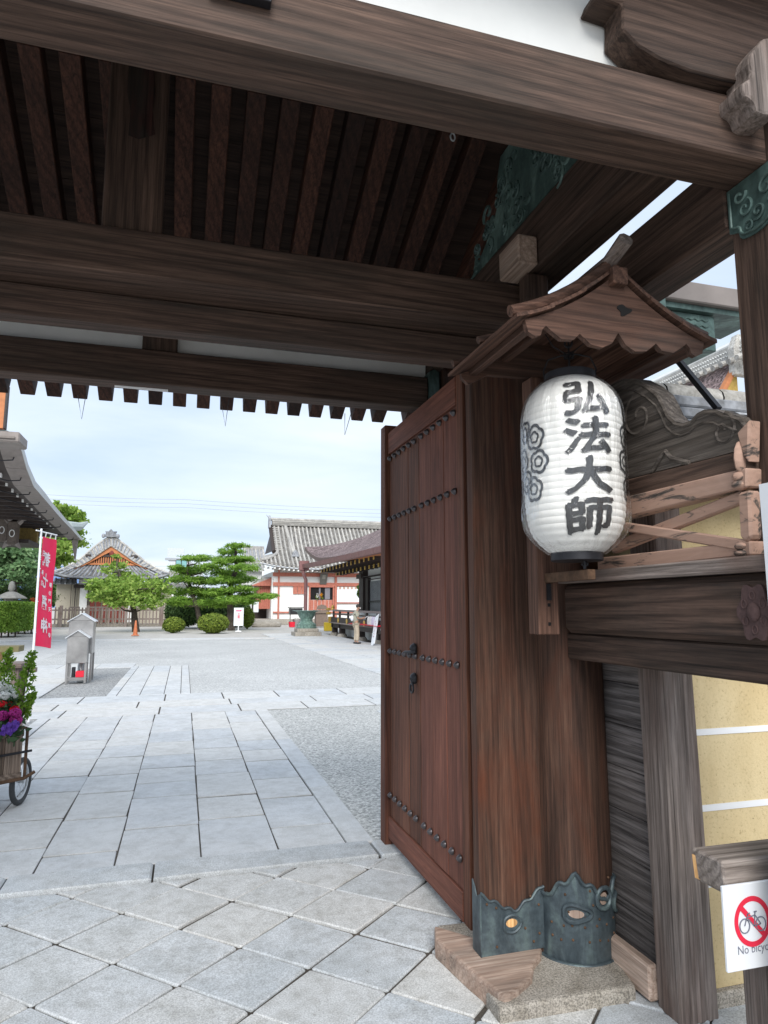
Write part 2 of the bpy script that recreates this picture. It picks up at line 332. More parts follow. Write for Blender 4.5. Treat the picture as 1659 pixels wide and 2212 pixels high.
M['wire']=plain('thin_wire',(.10,.10,.11),.6,.3)
M['grid']=plain('lattice_backing',(.78,.80,.84),.7,amt=.05)
M['maple']=leafmat('maple_leaf',[(.16,.28,.05),(.25,.39,.075),(.33,.47,.10),(.42,.53,.14)],.45)
M['pine']=leafmat('pine_needle',[(.15,.27,.05),(.25,.42,.07),(.36,.55,.10)],.5)
M['pined']=leafmat('deep_pine_needle',[(.035,.07,.025),(.065,.12,.035),(.10,.165,.045)],.2)
M['bush']=leafmat('bush_leaf',[(.09,.14,.022),(.17,.235,.034),(.25,.31,.05)],.25)
M['hedge']=leafmat('hedge_leaf',[(.10,.20,.03),(.18,.31,.045),(.26,.40,.065)],.25)
M['broad']=leafmat('broad_leaf',[(.08,.16,.065),(.15,.26,.11),(.24,.36,.17)],.3)
M['cyp']=leafmat('cypress_sprig',[(.10,.20,.02),(.17,.31,.03),(.26,.40,.05)],.35)
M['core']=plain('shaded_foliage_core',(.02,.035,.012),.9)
M['petalw']=leafmat('white_petal',[(.75,.76,.72),(.85,.86,.84)],.3)
M['petalm']=leafmat('magenta_petal',[(.36,.025,.20),(.58,.06,.36)],.3)
M['petalr']=leafmat('red_petal',[(.55,.008,.02),(.75,.02,.03)],.3)
M['petalo']=leafmat('orange_petal',[(.75,.22,.01),(.85,.40,.02)],.3)
M['petalp']=leafmat('purple_petal',[(.09,.035,.30),(.20,.09,.48)],.3)
M['leafd']=leafmat('dark_flower_leaf',[(.03,.07,.03),(.06,.11,.05)],.2)
M['redleaf']=leafmat('red_shrub_leaf',[(.40,.06,.03),(.5,.14,.05)],.3)
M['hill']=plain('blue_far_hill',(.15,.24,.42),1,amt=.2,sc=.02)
# ------------------------------------------------------------------ ground and paving
R=random.uniform
def sheet(name,x0,x1,y0,y1,z,mat):
    b=MB(); b.add([(x0,y0,z),(x1,y0,z),(x1,y1,z),(x0,y1,z)],[(0,1,2,3)]); return b.build(name,mat,kind='structure')
sheet('ground',-2500,2500,-300,4500,-.040,M['earth'])
def clip(poly,a,b,c):          # keep a*x+b*y<=c
    o=[]
    for i in range(len(poly)):
        p,q=poly[i],poly[(i+1)%len(poly)]; dp=a*p[0]+b*p[1]-c; dq=a*q[0]+b*q[1]-c
        if dp<=0: o.append(p)
        if dp*dq<0: t=dp/(dp-dq); o.append((p[0]+(q[0]-p[0])*t,p[1]+(q[1]-p[1])*t))
    return o
def inset(poly,d):
    k=len(poly); cx=sum(p[0] for p in poly)/k; cy=sum(p[1] for p in poly)/k; r=[]
    for x,y in poly:
        l=math.hypot(x-cx,y-cy) or 1; f=max(.2,1-d*1.3/l); r.append((cx+(x-cx)*f,cy+(y-cy)*f))
    return r
def area(p): return abs(sum(p[i][0]*p[(i+1)%len(p)][1]-p[(i+1)%len(p)][0]*p[i][1] for i in range(len(p))))/2
def slab(poly,parent,mat,zt=0,th=.05,ch=.007,name='paving_stone',tilt=.002):
    k=len(poly); a,b,c=R(-tilt,tilt),R(-tilt,tilt),R(-tilt,tilt)*1.5
    cx=sum(p[0] for p in poly)/k; cy=sum(p[1] for p in poly)/k
    z=lambda p: zt+c+a*(p[0]-cx)*2+b*(p[1]-cy)*2
    top=inset(poly,ch); m=MB()
    m.add([(p[0],p[1],zt-th) for p in poly]+[(p[0],p[1],z(p)-ch) for p in poly]+[(p[0],p[1],z(p)) for p in top],
      [(i,(i+1)%k,k+(i+1)%k,k+i) for i in range(k)]+[(k+i,k+(i+1)%k,2*k+(i+1)%k,2*k+i) for i in range(k)]+[tuple(range(2*k,3*k))])
    return m.build(name,mat,parent)
def chip(poly,d):              # cut the corners a little
    o=[]; k=len(poly)
    for i in range(k):
        p,q,r=poly[i-1],poly[i],poly[(i+1)%k]
        for s in (p,r):
            l=math.hypot(s[0]-q[0],s[1]-q[1]) or 1; t=min(.3,d*R(.5,1.3)/l); o.append((q[0]+(s[0]-q[0])*t,q[1]+(s[1]-q[1])*t))
    return o
fore=sheet('forecourt_paving',-2.4,3.4,.6,4.75,-.012,M['joint'])
e1=(.2835,-.277); e2=(.2835,.262); g=.0075
for a in range(-14,15):
    for b in range(-14,15):
        ox=-.25+a*e1[0]+b*e2[0]; oy=3.54+a*e1[1]+b*e2[1]
        q=[(ox,oy),(ox+e1[0],oy+e1[1]),(ox+e1[0]+e2[0],oy+e1[1]+e2[1]),(ox+e2[0],oy+e2[1])]
        q=[(x+R(-.006,.006),y+R(-.006,.006)) for x,y in q]
        q=inset(q,g); q=chip(q,.008)
        for cl in ((0,1,4.452),(0,-1,-1.3),(1,0,3.2),(-1,0,2.2)):
            if q: q=clip(q,*cl)
        if len(q)>2 and area(q)>.004: slab(q,fore,M['diamond'],0,.04,.006,tilt=.003)
for x0,x1 in ((-2.3,-.952),(-.94,-.124),(-.112,1.275),(1.292,2.3)):
    slab(chip([(x0,4.462),(x1,4.468),(x1,4.738),(x0,4.732)],.01),fore,M['kerb'],.018,.06,.010,'kerb_stone')
path=sheet('stone_path',-1.98,1.322,4.75,11.12,-.008,M['joint'])
cols=[-1.80,-1.31,-.82,-.36,.17,.67,1.13]
for i in range(6):
    y=4.752+R(-.0,.0); first=True
    while y<11.08:
        l=R(.50,.86) if not first else R(.3,.9); first=False; y1=min(y+l,11.095)
        if 11.095-y1<.25: y1=11.095
        w=.0052; jx=lambda: R(-.005,.005)
        q=[(cols[i]+w+jx(),y+.013),(cols[i+1]-w+jx(),y+.013+R(-.01,.01)),(cols[i+1]-w+jx(),y1-.013+R(-.01,.01)),(cols[i]+w+jx(),y1-.013)]
        slab(chip(q,.008),path,M['slab'],0,.04,.003,tilt=.0010); y=y1
y=4.752
while y<11.0:
    y1=min(y+R(.9,1.6),11.095)
    if 11.095-y1<.3: y1=11.095
    slab([(1.135,y+.003),(1.318,y+.003),(1.318,y1-.003),(1.135,y1-.003)],path,M['slab'],.004,.04,.006,'border_stone'); y=y1
y=6.3
while y<11.0:
    y1=min(y+R(.9,1.5),11.095)
    slab([(-1.965,y+.003),(-1.808,y+.003),(-1.808,y1-.003),(-1.965,y1-.003)],path,M['slab'],.004,.04,.006,'border_stone'); y=y1
cross=sheet('cross_path',-4.5,9,11.12,13.58,-.008,M['joint'])
for y0,y1 in ((11.105,11.9),(11.9,12.62),(12.62,13.57)):
    x=-4.4+R(0,.8)
    while x<8.8:
        x1=x+R(.9,1.5); slab([(x+.012,y0+.022),(x1-.012,y0+.022),(x1-.012,y1-.022),(x+.012,y1-.022)],cross,M['slab'],0,.04,.003,tilt=.001); x=x1
up=sheet('courtyard_path',-1.316,.182,13.58,20.1,-.008,M['joint'])
for x0,x1 in ((-1.31,-1.13),(-1.13,-.73),(-.73,-.30),(-.30,.0),(.0,.18)):
    y=13.585
    while y<20:
        y1=min(y+R(1.3,2.4),20.05)
        if 20.05-y1<.5: y1=20.05
        slab([(x0+.006,y+.005),(x1-.006,y+.005),(x1-.006,y1-.005),(x0+.006,y1-.005)],up,M['slab'],0,.04,.006); y=y1
sheet('gravel_bed',1.322,9,4.75,11.1,-.008,M['gravel'])
sheet('plaza_gravel',.185,4.61,13.58,35.8,-.012,M['gravel2']); sheet('plaza_gravel',-4.2,.185,20.1,35.8,-.012,M['gravel2'])
sheet('burner_gravel',-2.42,-1.315,13.6,20.1,-.016,M['gravel3']); sheet('flag_gravel',-4.6,-1.98,6.0,11.1,-.016,M['gravel3'])
wk=sheet('side_walk',-8,-2.42,13.58,20.1,-.020,M['joint'])
for i in range(4):
    for j in range(5):
        x1=-2.44-i*1.3; y0=13.6+j*1.25; slab([(x1-1.28,y0),(x1,y0),(x1,y0+1.23),(x1-1.28,y0+1.23)],wk,M['slab'],0,.04,.006)
for k in range(3): slab([(-4.1+k*.95,19.85),(-3.17+k*.95,19.85),(-3.17+k*.95,21.2),(-4.1+k*.95,21.2)],wk,M['slab'],.002,.03,.006)
slab([(2.95,9.95),(3.5,9.95),(3.5,10.5),(2.95,10.5)],path,M['slab'],.006,.03,.006,'marker_stone')
apron=sheet('hall_apron',4.62,12,13.6,42,-.020,M['joint'])
for i in range(3):
    y=13.7
    while y<41.5:
        y1=y+R(1.1,1.9); x0=4.605+i*1.22; slab([(x0+.006,y+.006),(x0+1.21,y+.006),(x0+1.21,y1-.006),(x0+.006,y1-.006)],apron,M['slab'],0,.04,.006); y=y1
edge=sheet('edge_strip',-14,4.66,35.8,37.1,-.018,M['joint'])
for k in range(12): slab([(-13.9+k*1.54,35.84),(-12.37+k*1.54,35.84),(-12.37+k*1.54,37.06),(-13.9+k*1.54,37.06)],edge,M['slab'],.02,.05,.008,'edge_stone')
sheet('side_yard',-40,-4.2,20.1,35.8,-.014,M['slab'])
# ------------------------------------------------------------------ the gate
GC=(-.28,2.9,0)
gate=thing('temple_gate','dark brown timber temple gate with big beams, studded door and copper-shod posts','gate',GC)
def beam(name,x0,x1,y0,y1,z0,z1,mat=None,ax=None,bev=.007,parent=None,label=None):
    d=(x1-x0,y1-y0,z1-z0); ax=ax if ax is not None else d.index(max(d))
    return MB().box(x0,x1,y0,y1,z0,z1).build(name,(mat or DARK)[ax],parent or gate,bevel=bev,label=label)
# front post line
fpR=beam('front_post',1.775,2.05,1.50,1.765,.12,3.40,DARK); beam('front_post',-2.60,-2.33,1.50,1.765,.12,3.40,POSTW)
for x in (1.72,-2.66): beam('base_stone',x,x+.39,1.44,1.82,-.03,.118,[M['granite']]*3,bev=.015)
beam('front_beam',-2.75,2.25,1.60,1.768,3.045,3.262)
MB().box(-2.5,1.95,1.662,1.70,3.262,4.05).build('plaster_panel',M['dimplaster'],gate)
pts=[at(x,y,1.56) for x,y in ((1345,6),(1345,62),(1380,98),(1430,128),(1490,152),(1560,170),(1612,181),(1700,195),(1700,-40),(1300,-40),(1290,-14))]
MB().prism(pts,(0,.10,0)).build('bracket_arm',DARK[0],gate,bevel=.006)
# carved nose beyond the bracket
ko=[at(810+.5117*x,.5117*y,1.50) for x,y in ((1640,160),(1605,200),(1588,228),(1583,262),(1594,300),(1586,326),(1553,348),(1556,378),(1563,404),(1588,416),(1603,438),(1612,468),(1640,482),(1700,486),(1700,150))]
MB().prism(ko,(0,.11,0)).build('carved_nose',GREYW[2],gate,bevel=.02,seg=2)
# copper corner plate on the front post
def plate(name,pts,d,mat,parent,rim=None,rr=.004,bev=0):
    o=MB().prism(pts,d).build(name,mat,parent)
    if rim: MB().tube(rim,rr,6).build('raised_rim',mat,o,smooth=True)
    return o
X=1.768
outl=[(1.765,3.04),(1.765,2.755),(1.75,2.74),(1.735,2.735),(1.725,2.72),(1.722,2.69),(1.71,2.668),(1.69,2.66),(1.66,2.655),(1.63,2.66),(1.605,2.672),(1.59,2.70),(1.57,2.73),(1.545,2.745),(1.52,2.76),(1.50,2.78),(1.50,3.04)]
outl=[(y,3.04-(3.04-z)*.55) for y,z in outl]
rim=[(X-.004,y*1+(1.63-y)*.10,z+(.014 if z<3 else -.012)) for y,z in outl]
pl=plate('copper_corner_plate',[(X,y,z) for y,z in outl],(.005,0,0),M['verdigris'],gate,rim,.005)
def spiral(c,r0,turns,a0,ax,n=22,sgn=1):
    P=[]
    for i in range(n+1):
        t=i/n; a=a0+sgn*t*turns*2*PI; r=r0*(1-t*.85); u,v=r*math.cos(a),r*math.sin(a)
        P.append((c[0],c[1]+u,c[2]+v) if ax==0 else (c[0]+u,c[1],c[2]+v))
    return P
b=MB()
for cy,cz,r,t,a,s in ((1.69,2.85,.045,1.2,2.0,1),(1.64,2.78,.04,1.3,-1,-1),(1.68,2.72,.03,1.1,1,1),(1.60,2.90,.05,1.1,2.5,-1),(1.57,2.80,.035,1.2,0,1),(1.71,2.95,.04,1.0,3,1)):
    b.tube(spiral((X-.003,cy,3.04-(3.04-cz)*.55),r*.72,t,a,0,sgn=s),.0050,6)
b.build('scroll_relief',M['verdigris'],pl,smooth=True)
# lintels between the main posts
beam('upper_lintel',-2.3,1.53,2.80,3.02,2.955,3.155,label='upper lintel with olive-grey weathered face'); beam('lower_lintel',-2.3,1.50,3.00,3.11,2.815,2.953,label='lower lintel with reddish brown underside')
beam('ridge_strut',-.395,-.155,2.84,2.93,3.157,4.02,DARK,2,label='wide dark board strut with a peeling painted patch under the ridge')
q=[at(x,y,2.836) for x,y in ((278,142),(333,150),(336,200),(330,240),(335,290),(300,300),(277,292),(282,240),(275,200))]
MB().prism(q,(0,.003,0)).build('peeling_painted_patch',wood('peeling_dark_red_paint',(.02,.008,.007),(.09,.035,.028),2,weather=(.10,.085,.07),wr=(.42,.5),fine=.5),gate)
beam('pale_beam_end',1.40,1.50,2.60,2.80,3.158,3.30,PALEW,1,label='pale sawn beam end on the upper lintel')
beam('short_peg',1.475,1.585,2.66,2.748,3.02,3.15,DARK,2)
beam('tie_beam',1.502,1.69,1.768,4.3,3.16,3.455,DARK,1); beam('side_purlin',1.74,1.97,1.77,4.3,3.44,3.62,DARK,1)
beam('head_rail',1.76,1.93,1.768,2.85,2.91,3.175,DARK,1); beam('head_rail',1.765,1.925,2.95,4.3,2.91,3.15,DARK,1)
cp=[(3.52,3.456),(3.36,3.47),(3.24,3.52),(3.15,3.575),(3.06,3.625),(3.01,3.70),(3.0,3.86),(2.96,3.95),(2.86,3.95),(2.40,3.72),(2.05,3.54),(1.90,3.456)]
cpo=MB().prism([(1.505,y,z) for y,z in cp],(.05,0,0)).build('carved_gable_panel',M['verdigris'],gate)
b=MB()
for k in range(46):
    cy=R(2.25,3.3); cz=3.48+R(0,.40)*max(.25,1-abs(cy-2.85)/.75)
    b.tube(spiral((1.503,cy,cz),R(.03,.06),R(.7,1.3),R(0,6),0,14,random.choice((-1,1))),R(.005,.009),5)
b.build('cloud_carving',M['verdigris'],cpo,smooth=True,kind='stuff')
# rear beam line
beam('rear_beam',-2.6,1.49,4.05,4.20,2.90,3.108); MB().box(-2.5,1.5,4.13,4.16,3.108,3.42).build('rear_plaster',M['dimplaster'],gate)
beam('rear_strut',-.30,-.10,4.07,4.128,3.11,3.40,DARK,2); beam('rear_post',1.58,1.84,3.99,4.25,.1,3.4,POSTW); beam('rear_post',-2.4,-2.14,3.99,4.25,.1,3.4,POSTW)
beam('purlin',-2.7,1.9,4.08,4.18,3.30,3.36)
plate('copper_beam_cap',[(1.491,4.03,2.88),(1.56,4.03,2.88),(1.56,4.03,3.14),(1.53,4.03,3.16),(1.491,4.03,3.14)],(0,.19,0),M['verdigris'],gate)
tb=MB(); a,b2=at(248,832,4.15),at(363,843,4.15); tb.tube([a,b2],.012,8); tb.box(a.x-.03,b2.x+.03,4.14,4.18,a.z+.008,a.z+.03)
tl=tb.build('tube_lamp',M['paint'],None,label='white fluorescent tube fixed under the rear beam, unlit',cat='lamp')
# rafters and roof boards
def rz(y): return 3.355+.5*(4.11-y) if y>2.9 else 3.96-.25*(2.9-y)
x0=at(62,845,4.82).x
rb=MB().bar((0,2.9,3.96+.05),(0,4.83,rz(4.83)+.05),.088,.125,(0,0,1)).mesh('rafter',RAFT[1],bevel=.004)
for i in range(-13,18):
    x=x0+.160*i
    if -2.9<x<1.45 : inst('rafter',rb,gate,(x,0,0))
for x in (1.60,1.76,1.92): inst('rafter',rb,gate,(x,0,0))
b=MB(); 
for k,(ya,yb) in enumerate([(2.9+i*.3,3.2+i*.3) for i in range(6)]): b.hexa([(-3.1,ya,rz(ya)+.102),(2.08,ya,rz(ya)+.102),(2.08,yb-.004,rz(yb)+.102),(-3.1,yb-.004,rz(yb)+.102),(-3.1,ya,rz(ya)+.13),(2.08,ya,rz(ya)+.13),(2.08,yb-.004,rz(yb)+.13),(-3.1,yb-.004,rz(yb)+.13)])
b.hexa([(-3.1,1.3,rz(1.3)+.102),(2.08,1.3,rz(1.3)+.102),(2.08,2.9,4.062),(-3.1,2.9,4.062),(-3.1,1.3,rz(1.3)+.13),(2.08,1.3,rz(1.3)+.13),(2.08,2.9,4.09),(-3.1,2.9,4.09)])  # unseen front slope, flattened and cut short to let light onto the plaster
b.build('roof_boards',wood('roof_board_wood',(.022,.013,.010),(.060,.034,.024),0),gate)
b=MB(); 
for s,(ya,za,yb,zb) in enumerate(((1.26,3.70,2.9,4.13),(4.84,3.125,2.9,4.13))): b.hexa([(-3.15,ya,za),(2.12,ya,za),(2.12,yb,zb),(-3.15,yb,zb),(-3.15,ya,za+.10),(2.12,ya,za+.10),(2.12,yb,zb+.16),(-3.15,yb,zb+.16)])  # front half, out of view, raised and shortened for light in the same way
b.build('roof_covering',M['tiledark'],gate)
MB().tube([(-3.2,2.9,4.32),(2.15,2.9,4.32)],.14,10).build('ridge_tiles',M['tiledark'],gate,smooth=True)

# main posts: round, with copper boots
PX,PY,PR=1.793,2.985,.174
def mpost(px): return MB().lathe([(PR+.004,.0+.1),(PR+.004,.6),(PR,1.6),(PR-.004,3.16)],28,(px,PY,0),caps=True).build('main_post',POSTW[2],gate,smooth=True)
mp1=mpost(PX); mpost(-2.25)
def wrap(outl,r,zadd=0): return [(PX+r*math.cos(a),PY+r*math.sin(a),z+zadd) for a,z in outl]
D=math.radians
def boot_top(deg):          # scalloped upper edge of the round boot, degrees round the post
    t=(deg%90)/90.0; return .300+.125*abs(2*t-1)**.8+.012*math.cos(t*PI*8)
b=MB(); n=72; vs=[]
for k in range(n+1):
    deg=150+k*230/n; a=D(deg)
    for r,z in ((PR+.009,.045),(PR+.009,boot_top(deg+28)),(PR+.002,boot_top(deg+28)+.002)): vs.append((PX+r*math.cos(a),PY+r*math.sin(a),z))
b.add(vs,[(3*k+j,3*k+3+j,3*k+4+j,3*k+1+j) for k in range(n) for j in range(2)])
bt=b.build('copper_boot',M['patina'],mp1,smooth=True)
b=MB(); b.tube([(PX+(PR+.014)*math.cos(D(150+k*230/72)),PY+(PR+.014)*math.sin(D(150+k*230/72)),boot_top(178+k*230/72)) for k in range(73)],.0085,7)
b.tube([(PX+(PR+.016)*math.cos(D(150+k*5)),PY+(PR+.016)*math.sin(D(150+k*5)),.055) for k in range(47)],.010,7)
def ring_on(a0,zc,ra,rzz,r=.009,shape=None,dst=b):
    P=[]
    for k in range(25):
        t=2*PI*k/24; w=1+(shape(t) if shape else 0); P.append((PX+(PR+.016)*math.cos(a0+ra*w*math.cos(t)/PR),PY+(PR+.016)*math.sin(a0+ra*w*math.cos(t)/PR),zc+rzz*w*math.sin(t)))
    dst.tube(P,r,7,caps=False)
ring_on(D(242),.268,.055,.035,.010,lambda t:.12*math.cos(3*t)); ring_on(D(283),.325,.038,.043,.010); ring_on(D(322),.28,.05,.04,.010)
b.build('raised_rim',M['patina'],bt,smooth=True)
for a0,zc,ra,rzz in ((242,.295,.032,.017),(283,.352,.022,.026),(322,.31,.03,.022)):
    zc-=.03; vs=[(PX+(PR+.0125)*math.cos(D(a0)+ra*math.cos(t)/PR),PY+(PR+.0125)*math.sin(D(a0)+ra*math.cos(t)/PR),zc+rzz*math.sin(t)) for t in [2*PI*k/14 for k in range(14)]]
    MB().add(vs,[tuple(range(14))]).build('wood_window',PALEW[2],bt)
riv=MB().ball((0,0,0),.006,8,5).mesh('rivet',M['rust'],smooth=True)
for deg in range(205,345,17):
    for z in (.15,.215): 
        a=D(deg+R(-3,3)); inst('rivet',riv,bt,(PX+(PR+.009)*math.cos(a),PY+(PR+.009)*math.sin(a),z+R(-.01,.01)))
for deg,z in ((222,.38),(228,.34),(232,.27),(262,.36),(266,.30),(296,.40),(300,.30),(254,.25),(275,.24)): a=D(deg); inst('rivet',riv,bt,(PX+(PR+.009)*math.cos(a),PY+(PR+.009)*math.sin(a),z))
# square door post with its flat copper boot
dp=beam('door_post',1.31,1.86,2.955,3.03,.06,2.812,POSTW); beam('door_post',-2.22,-1.94,3.11,3.235,.04,2.86,POSTW)
def fl(x): t=((x-1.31)/.31); return .345-.085*max(0,1-abs(2*t-1))**.9+.03*max(0,t-.6)+.008*math.cos(t*PI*9)
xs=[1.307+.312*k/24 for k in range(25)]
bd=MB().prism([(1.305,2.952,.086),(1.62,2.952,.086)]+[(x,2.952,fl(x)) for x in reversed(xs)],(0,-.006,0)).build('copper_boot',M['patina'],dp)
MB().prism([(1.3085,2.944,.086),(1.3085,3.03,.086),(1.3085,3.03,.38),(1.3085,3.005,.355),(1.3085,2.985,.32),(1.3085,2.965,.335),(1.3085,2.944,.345)],(-.006,0,0)).build('boot_side',M['patina'],bd)
b=MB(); b.tube([(x,2.944,fl(x)-.004) for x in xs],.006,6)
b.build('raised_rim',M['patina'],bd,smooth=True)
b=MB(); b.tube([(1.455+.042*math.cos(t)*(1+.1*math.cos(3*t)),2.944,.205+.036*math.sin(t)) for t in [2*PI*k/20 for k in range(21)]],.007,6,caps=False); b.build('raised_rim',M['patina'],bd,smooth=True)
MB().prism([(1.455+.028*math.cos(t),2.9455,.208+.018*math.sin(t)) for t in [2*PI*k/12 for k in range(12)]],(0,.002,0)).build('wood_window',CUTW,bd)
for x,z in ((1.335,.30),(1.38,.28),(1.55,.31),(1.59,.27),(1.38,.12),(1.56,.12),(1.52,.18),(1.59,.15)): inst('rivet',riv,bd,(x,2.944,z))
# open door leaf
door=MB().box(1.402,1.455,3.245,4.70,.055,2.865).build('door',DOORW[2],gate)
FX=1.402
def plank(y0,y1,z0,z1,dx=.010,nm='plank',mat=None): return MB().box(FX-dx,FX+.001,y0,y1,z0,z1).build(nm,mat or DOORW[2],door,bevel=.003)
DRED=woods('red_door_plank',(.125,.044,.028),(.235,.092,.060),weather=(.17,.085,.06),wr=(.55,.75),bmp=.12,var=.08,wave=.25,crk=.3)
DBRN=woods('brown_door_plank',(.070,.027,.015),(.20,.082,.048),weather=(.17,.10,.07),wr=(.48,.7),bmp=.18,var=.15,wave=.35,crk=.4)
for k in range(3):
    plank(3.335+k*.213,3.335+(k+1)*.213-.003,.20,2.70,.008+.002*(k%2),mat=DRED[2]); plank(3.985+k*.213,3.985+(k+1)*.213-.003,.20,2.70,.006+.002*(k%2),mat=DBRN[2])
plank(3.246,3.332,.055,2.865,.016,'stile',DBRN[2]); MB().box(1.36,1.462,4.625,4.735,.012,2.925).build('meeting_stile',DOORW[2],door,bevel=.005)
plank(3.335,4.622,2.705,2.862,.020,'top_rail',DRED[1]); plank(3.335,4.622,.058,.197,.020,'bottom_rail',DRED[1])
stud=MB().lathe([(.001,0),(.016,.002),(.020,.006),(.019,.010),(.013,.020),(.005,.027),(.0005,.028)][::-1],12).mesh('door_stud',M['studs'],smooth=True)
for z in (2.665,2.225,1.30,.345):
    for k in range(12):
        y=3.37+k*.107+(.035 if k>5 else 0); inst('door_stud',stud,door,(FX-.0175 if False else FX-.009,y,z),(0,-PI/2,0))
b=MB(); b.lathe([(.001,0),(.034,.003),(.036,.012),(.024,.03),(.006,.036)],14)
pm=b.mesh('pull_plate',M['iron'],smooth=True)
for z in (1.345,1.165): inst('door_pull',pm,door,(FX-.010,4.06,z),(0,-PI/2,0))
MB().tube([(FX-.035,4.06+.03*math.sin(t),1.135-.055*(1-math.cos(t))/2) for t in [2*PI*k/14 for k in range(15)]],.007,7,caps=False).build('pull_ring',M['iron'],door,smooth=True)
MB().tube([(FX-.02,4.02,1.33),(FX-.045,4.06,1.325),(FX-.05,4.14,1.32)],.010,7).build('latch_bar',M['iron'],door,smooth=True)
# granite plinth, threshold block and sill boards
p0,p1=gd(1079,2175,.06),gd(1374,2128,.06)
MB().prism([(p0.x,p0.y,-.02),(p1.x,p1.y,-.02),(2.02,3.30,-.02),(1.25,3.35,-.02)],(0,0,.078)).build('granite_plinth',M['granite'],gate,bevel=.014,seg=2)
ol=[tuple(gd(x,y,.085)[:2]) for x,y in ((938,1998),(940,2026),(1010,2090),(1076,2144),(1090,2150),(1102,2146),(1120,2135),(1149,2109),(1153,2080),(1168,2062))]+[(1.62,2.98),(1.62,3.1),(1.36,3.12)]
MB().prism([(x,y,-.01) for x,y in ol],(0,0,.095)).build('threshold_block',PALEW[0],gate,bevel=.014,seg=2)
beam('sill_board',1.875,1.925,2.565,2.86,.01,.15,PALEW,1,bev=.01)
# side frame: rails, nuki and the carved wing board
beam('thick_rail',1.68,1.82,1.10,2.80,1.485,1.705,DARK,1,bev=.025); beam('rail_cap',1.655,1.83,1.10,2.80,1.708,1.758,GREYW,1,bev=.006); beam('under_rail',1.715,1.772,1.40,2.83,1.365,1.482,GREYW if False else DARK,1)
hx=[(1.676,1.685+.062*math.cos(t)*(1+.12*math.cos(6*t)),1.585+.085*math.sin(t)*(1+.12*math.cos(6*t))) for t in [2*PI*k/36 for k in range(36)]]
bo=MB().prism(hx,(-.006,0,0)).build('flower_boss',M['boss'],gate)
b=MB(); b.ball((1.668,1.685,1.585),(.012,.025,.03),12,6)
for k in range(6):
    t=2*PI*k/6+.5; b.tube([(1.669,1.685+.040*math.cos(t)+.010*math.cos(s),1.585+.052*math.sin(t)+.013*math.sin(s)) for s in [2*PI*j/10 for j in range(11)]],.003,5,caps=False)
b.build('boss_relief',M['boss'],bo,smooth=True)
def onx(pts,X): return [Vector((X,p.y,p.z)) for p in [atx(x,y,X) for x,y in pts]]
# carved cloud board, outline followed on its own plane beside the post
top=[(1290,985),(1292,900),(1300,855),(1318,832),(1345,818),(1372,818),(1398,832),(1420,850),(1432,872),(1442,895),(1458,910),(1476,914),(1492,908),(1505,893),(1522,884),(1545,884),(1562,892),(1578,893),(1597,900),(1612,915)]
bot=[(1612,968),(1540,988),(1450,1010),(1365,1032),(1290,1050)]
wing=MB().prism(onx(top+bot,1.735),(.075,0,0)).build('carved_wing_board',GREYW[1] if False else wood('dark_carved_wood',(.035,.028,.024),(.17,.145,.125),1,weather=(.16,.14,.12),bmp=.5),gate)
def offs(p,d): return p+Vector((-.003,0,-d))
tp=onx(top,1.735)
wr=MB(); wr.tube([offs(p,.012)+Vector((.006,0,0)) for p in tp],.009,6); wr.tube([offs(p,.045)+Vector((.003,.012,0)) for p in tp[3:-1]],.005,5)
for c,r,t,a,s in ((onx([(1378,900)],1.732)[0],.10,1.2,1.3,-1),(onx([(1560,930)],1.732)[0],.06,1.2,1.8,1)): wr.tube(spiral(c+Vector((.006,0,0)),r,t,a,0,30,s),.008,6)
wr.tube(onx([(1410,1018),(1430,985),(1438,975),(1450,990),(1490,1000)],1.732),.010,6)
wr.build('carved_line',wing.data.materials[0],wing,smooth=True)
MB().prism(onx([(1290,1052),(1612,970),(1612,1016),(1290,1092)],1.725),(.10,0,0)).build('wing_rail',DARK[1],gate,bevel=.005)
for nm,pp,X,dx in (('pink_rail',[(1300,1085),(1612,1010),(1612,1052),(1300,1130)],1.715,.07),('pink_brace',[(1318,1172),(1600,1058),(1604,1085),(1322,1196)],1.735,.03),('pink_brace',[(1348,1128),(1610,1166),(1608,1192),(1345,1147)],1.712,.022),('pink_rail',[(1290,1205),(1620,1168),(1622,1199),(1290,1236)],1.715,.07)):
    MB().prism(onx(pp,X),(dx,0,0)).build(nm,M['peel'],gate,bevel=.005)
b=MB()
for px,py,r,h in ((1600,1030,.018,.02),(1600,1048,.02,.018),(1606,1180,.018,.016),(1606,1196,.02,.014),(1602,990,.012,.06)): p=onx([(px,py)],1.725)[0]; b.ball(p,(.03,r*1.3,h),10,6)
b.build('carved_knot',M['peel'],gate,smooth=True,kind='stuff')
MB().prism(onx([(1592,1065),(1618,1058),(1622,1160),(1610,1172),(1596,1160)],1.71),(.05,0,0)).build('pink_baluster',M['peel'],gate,bevel=.008)
MB().prism(onx([(1590,935),(1618,905),(1616,1000),(1604,985)],1.715),(.05,0,0)).build('pink_baluster',M['peel'],gate,bevel=.006)
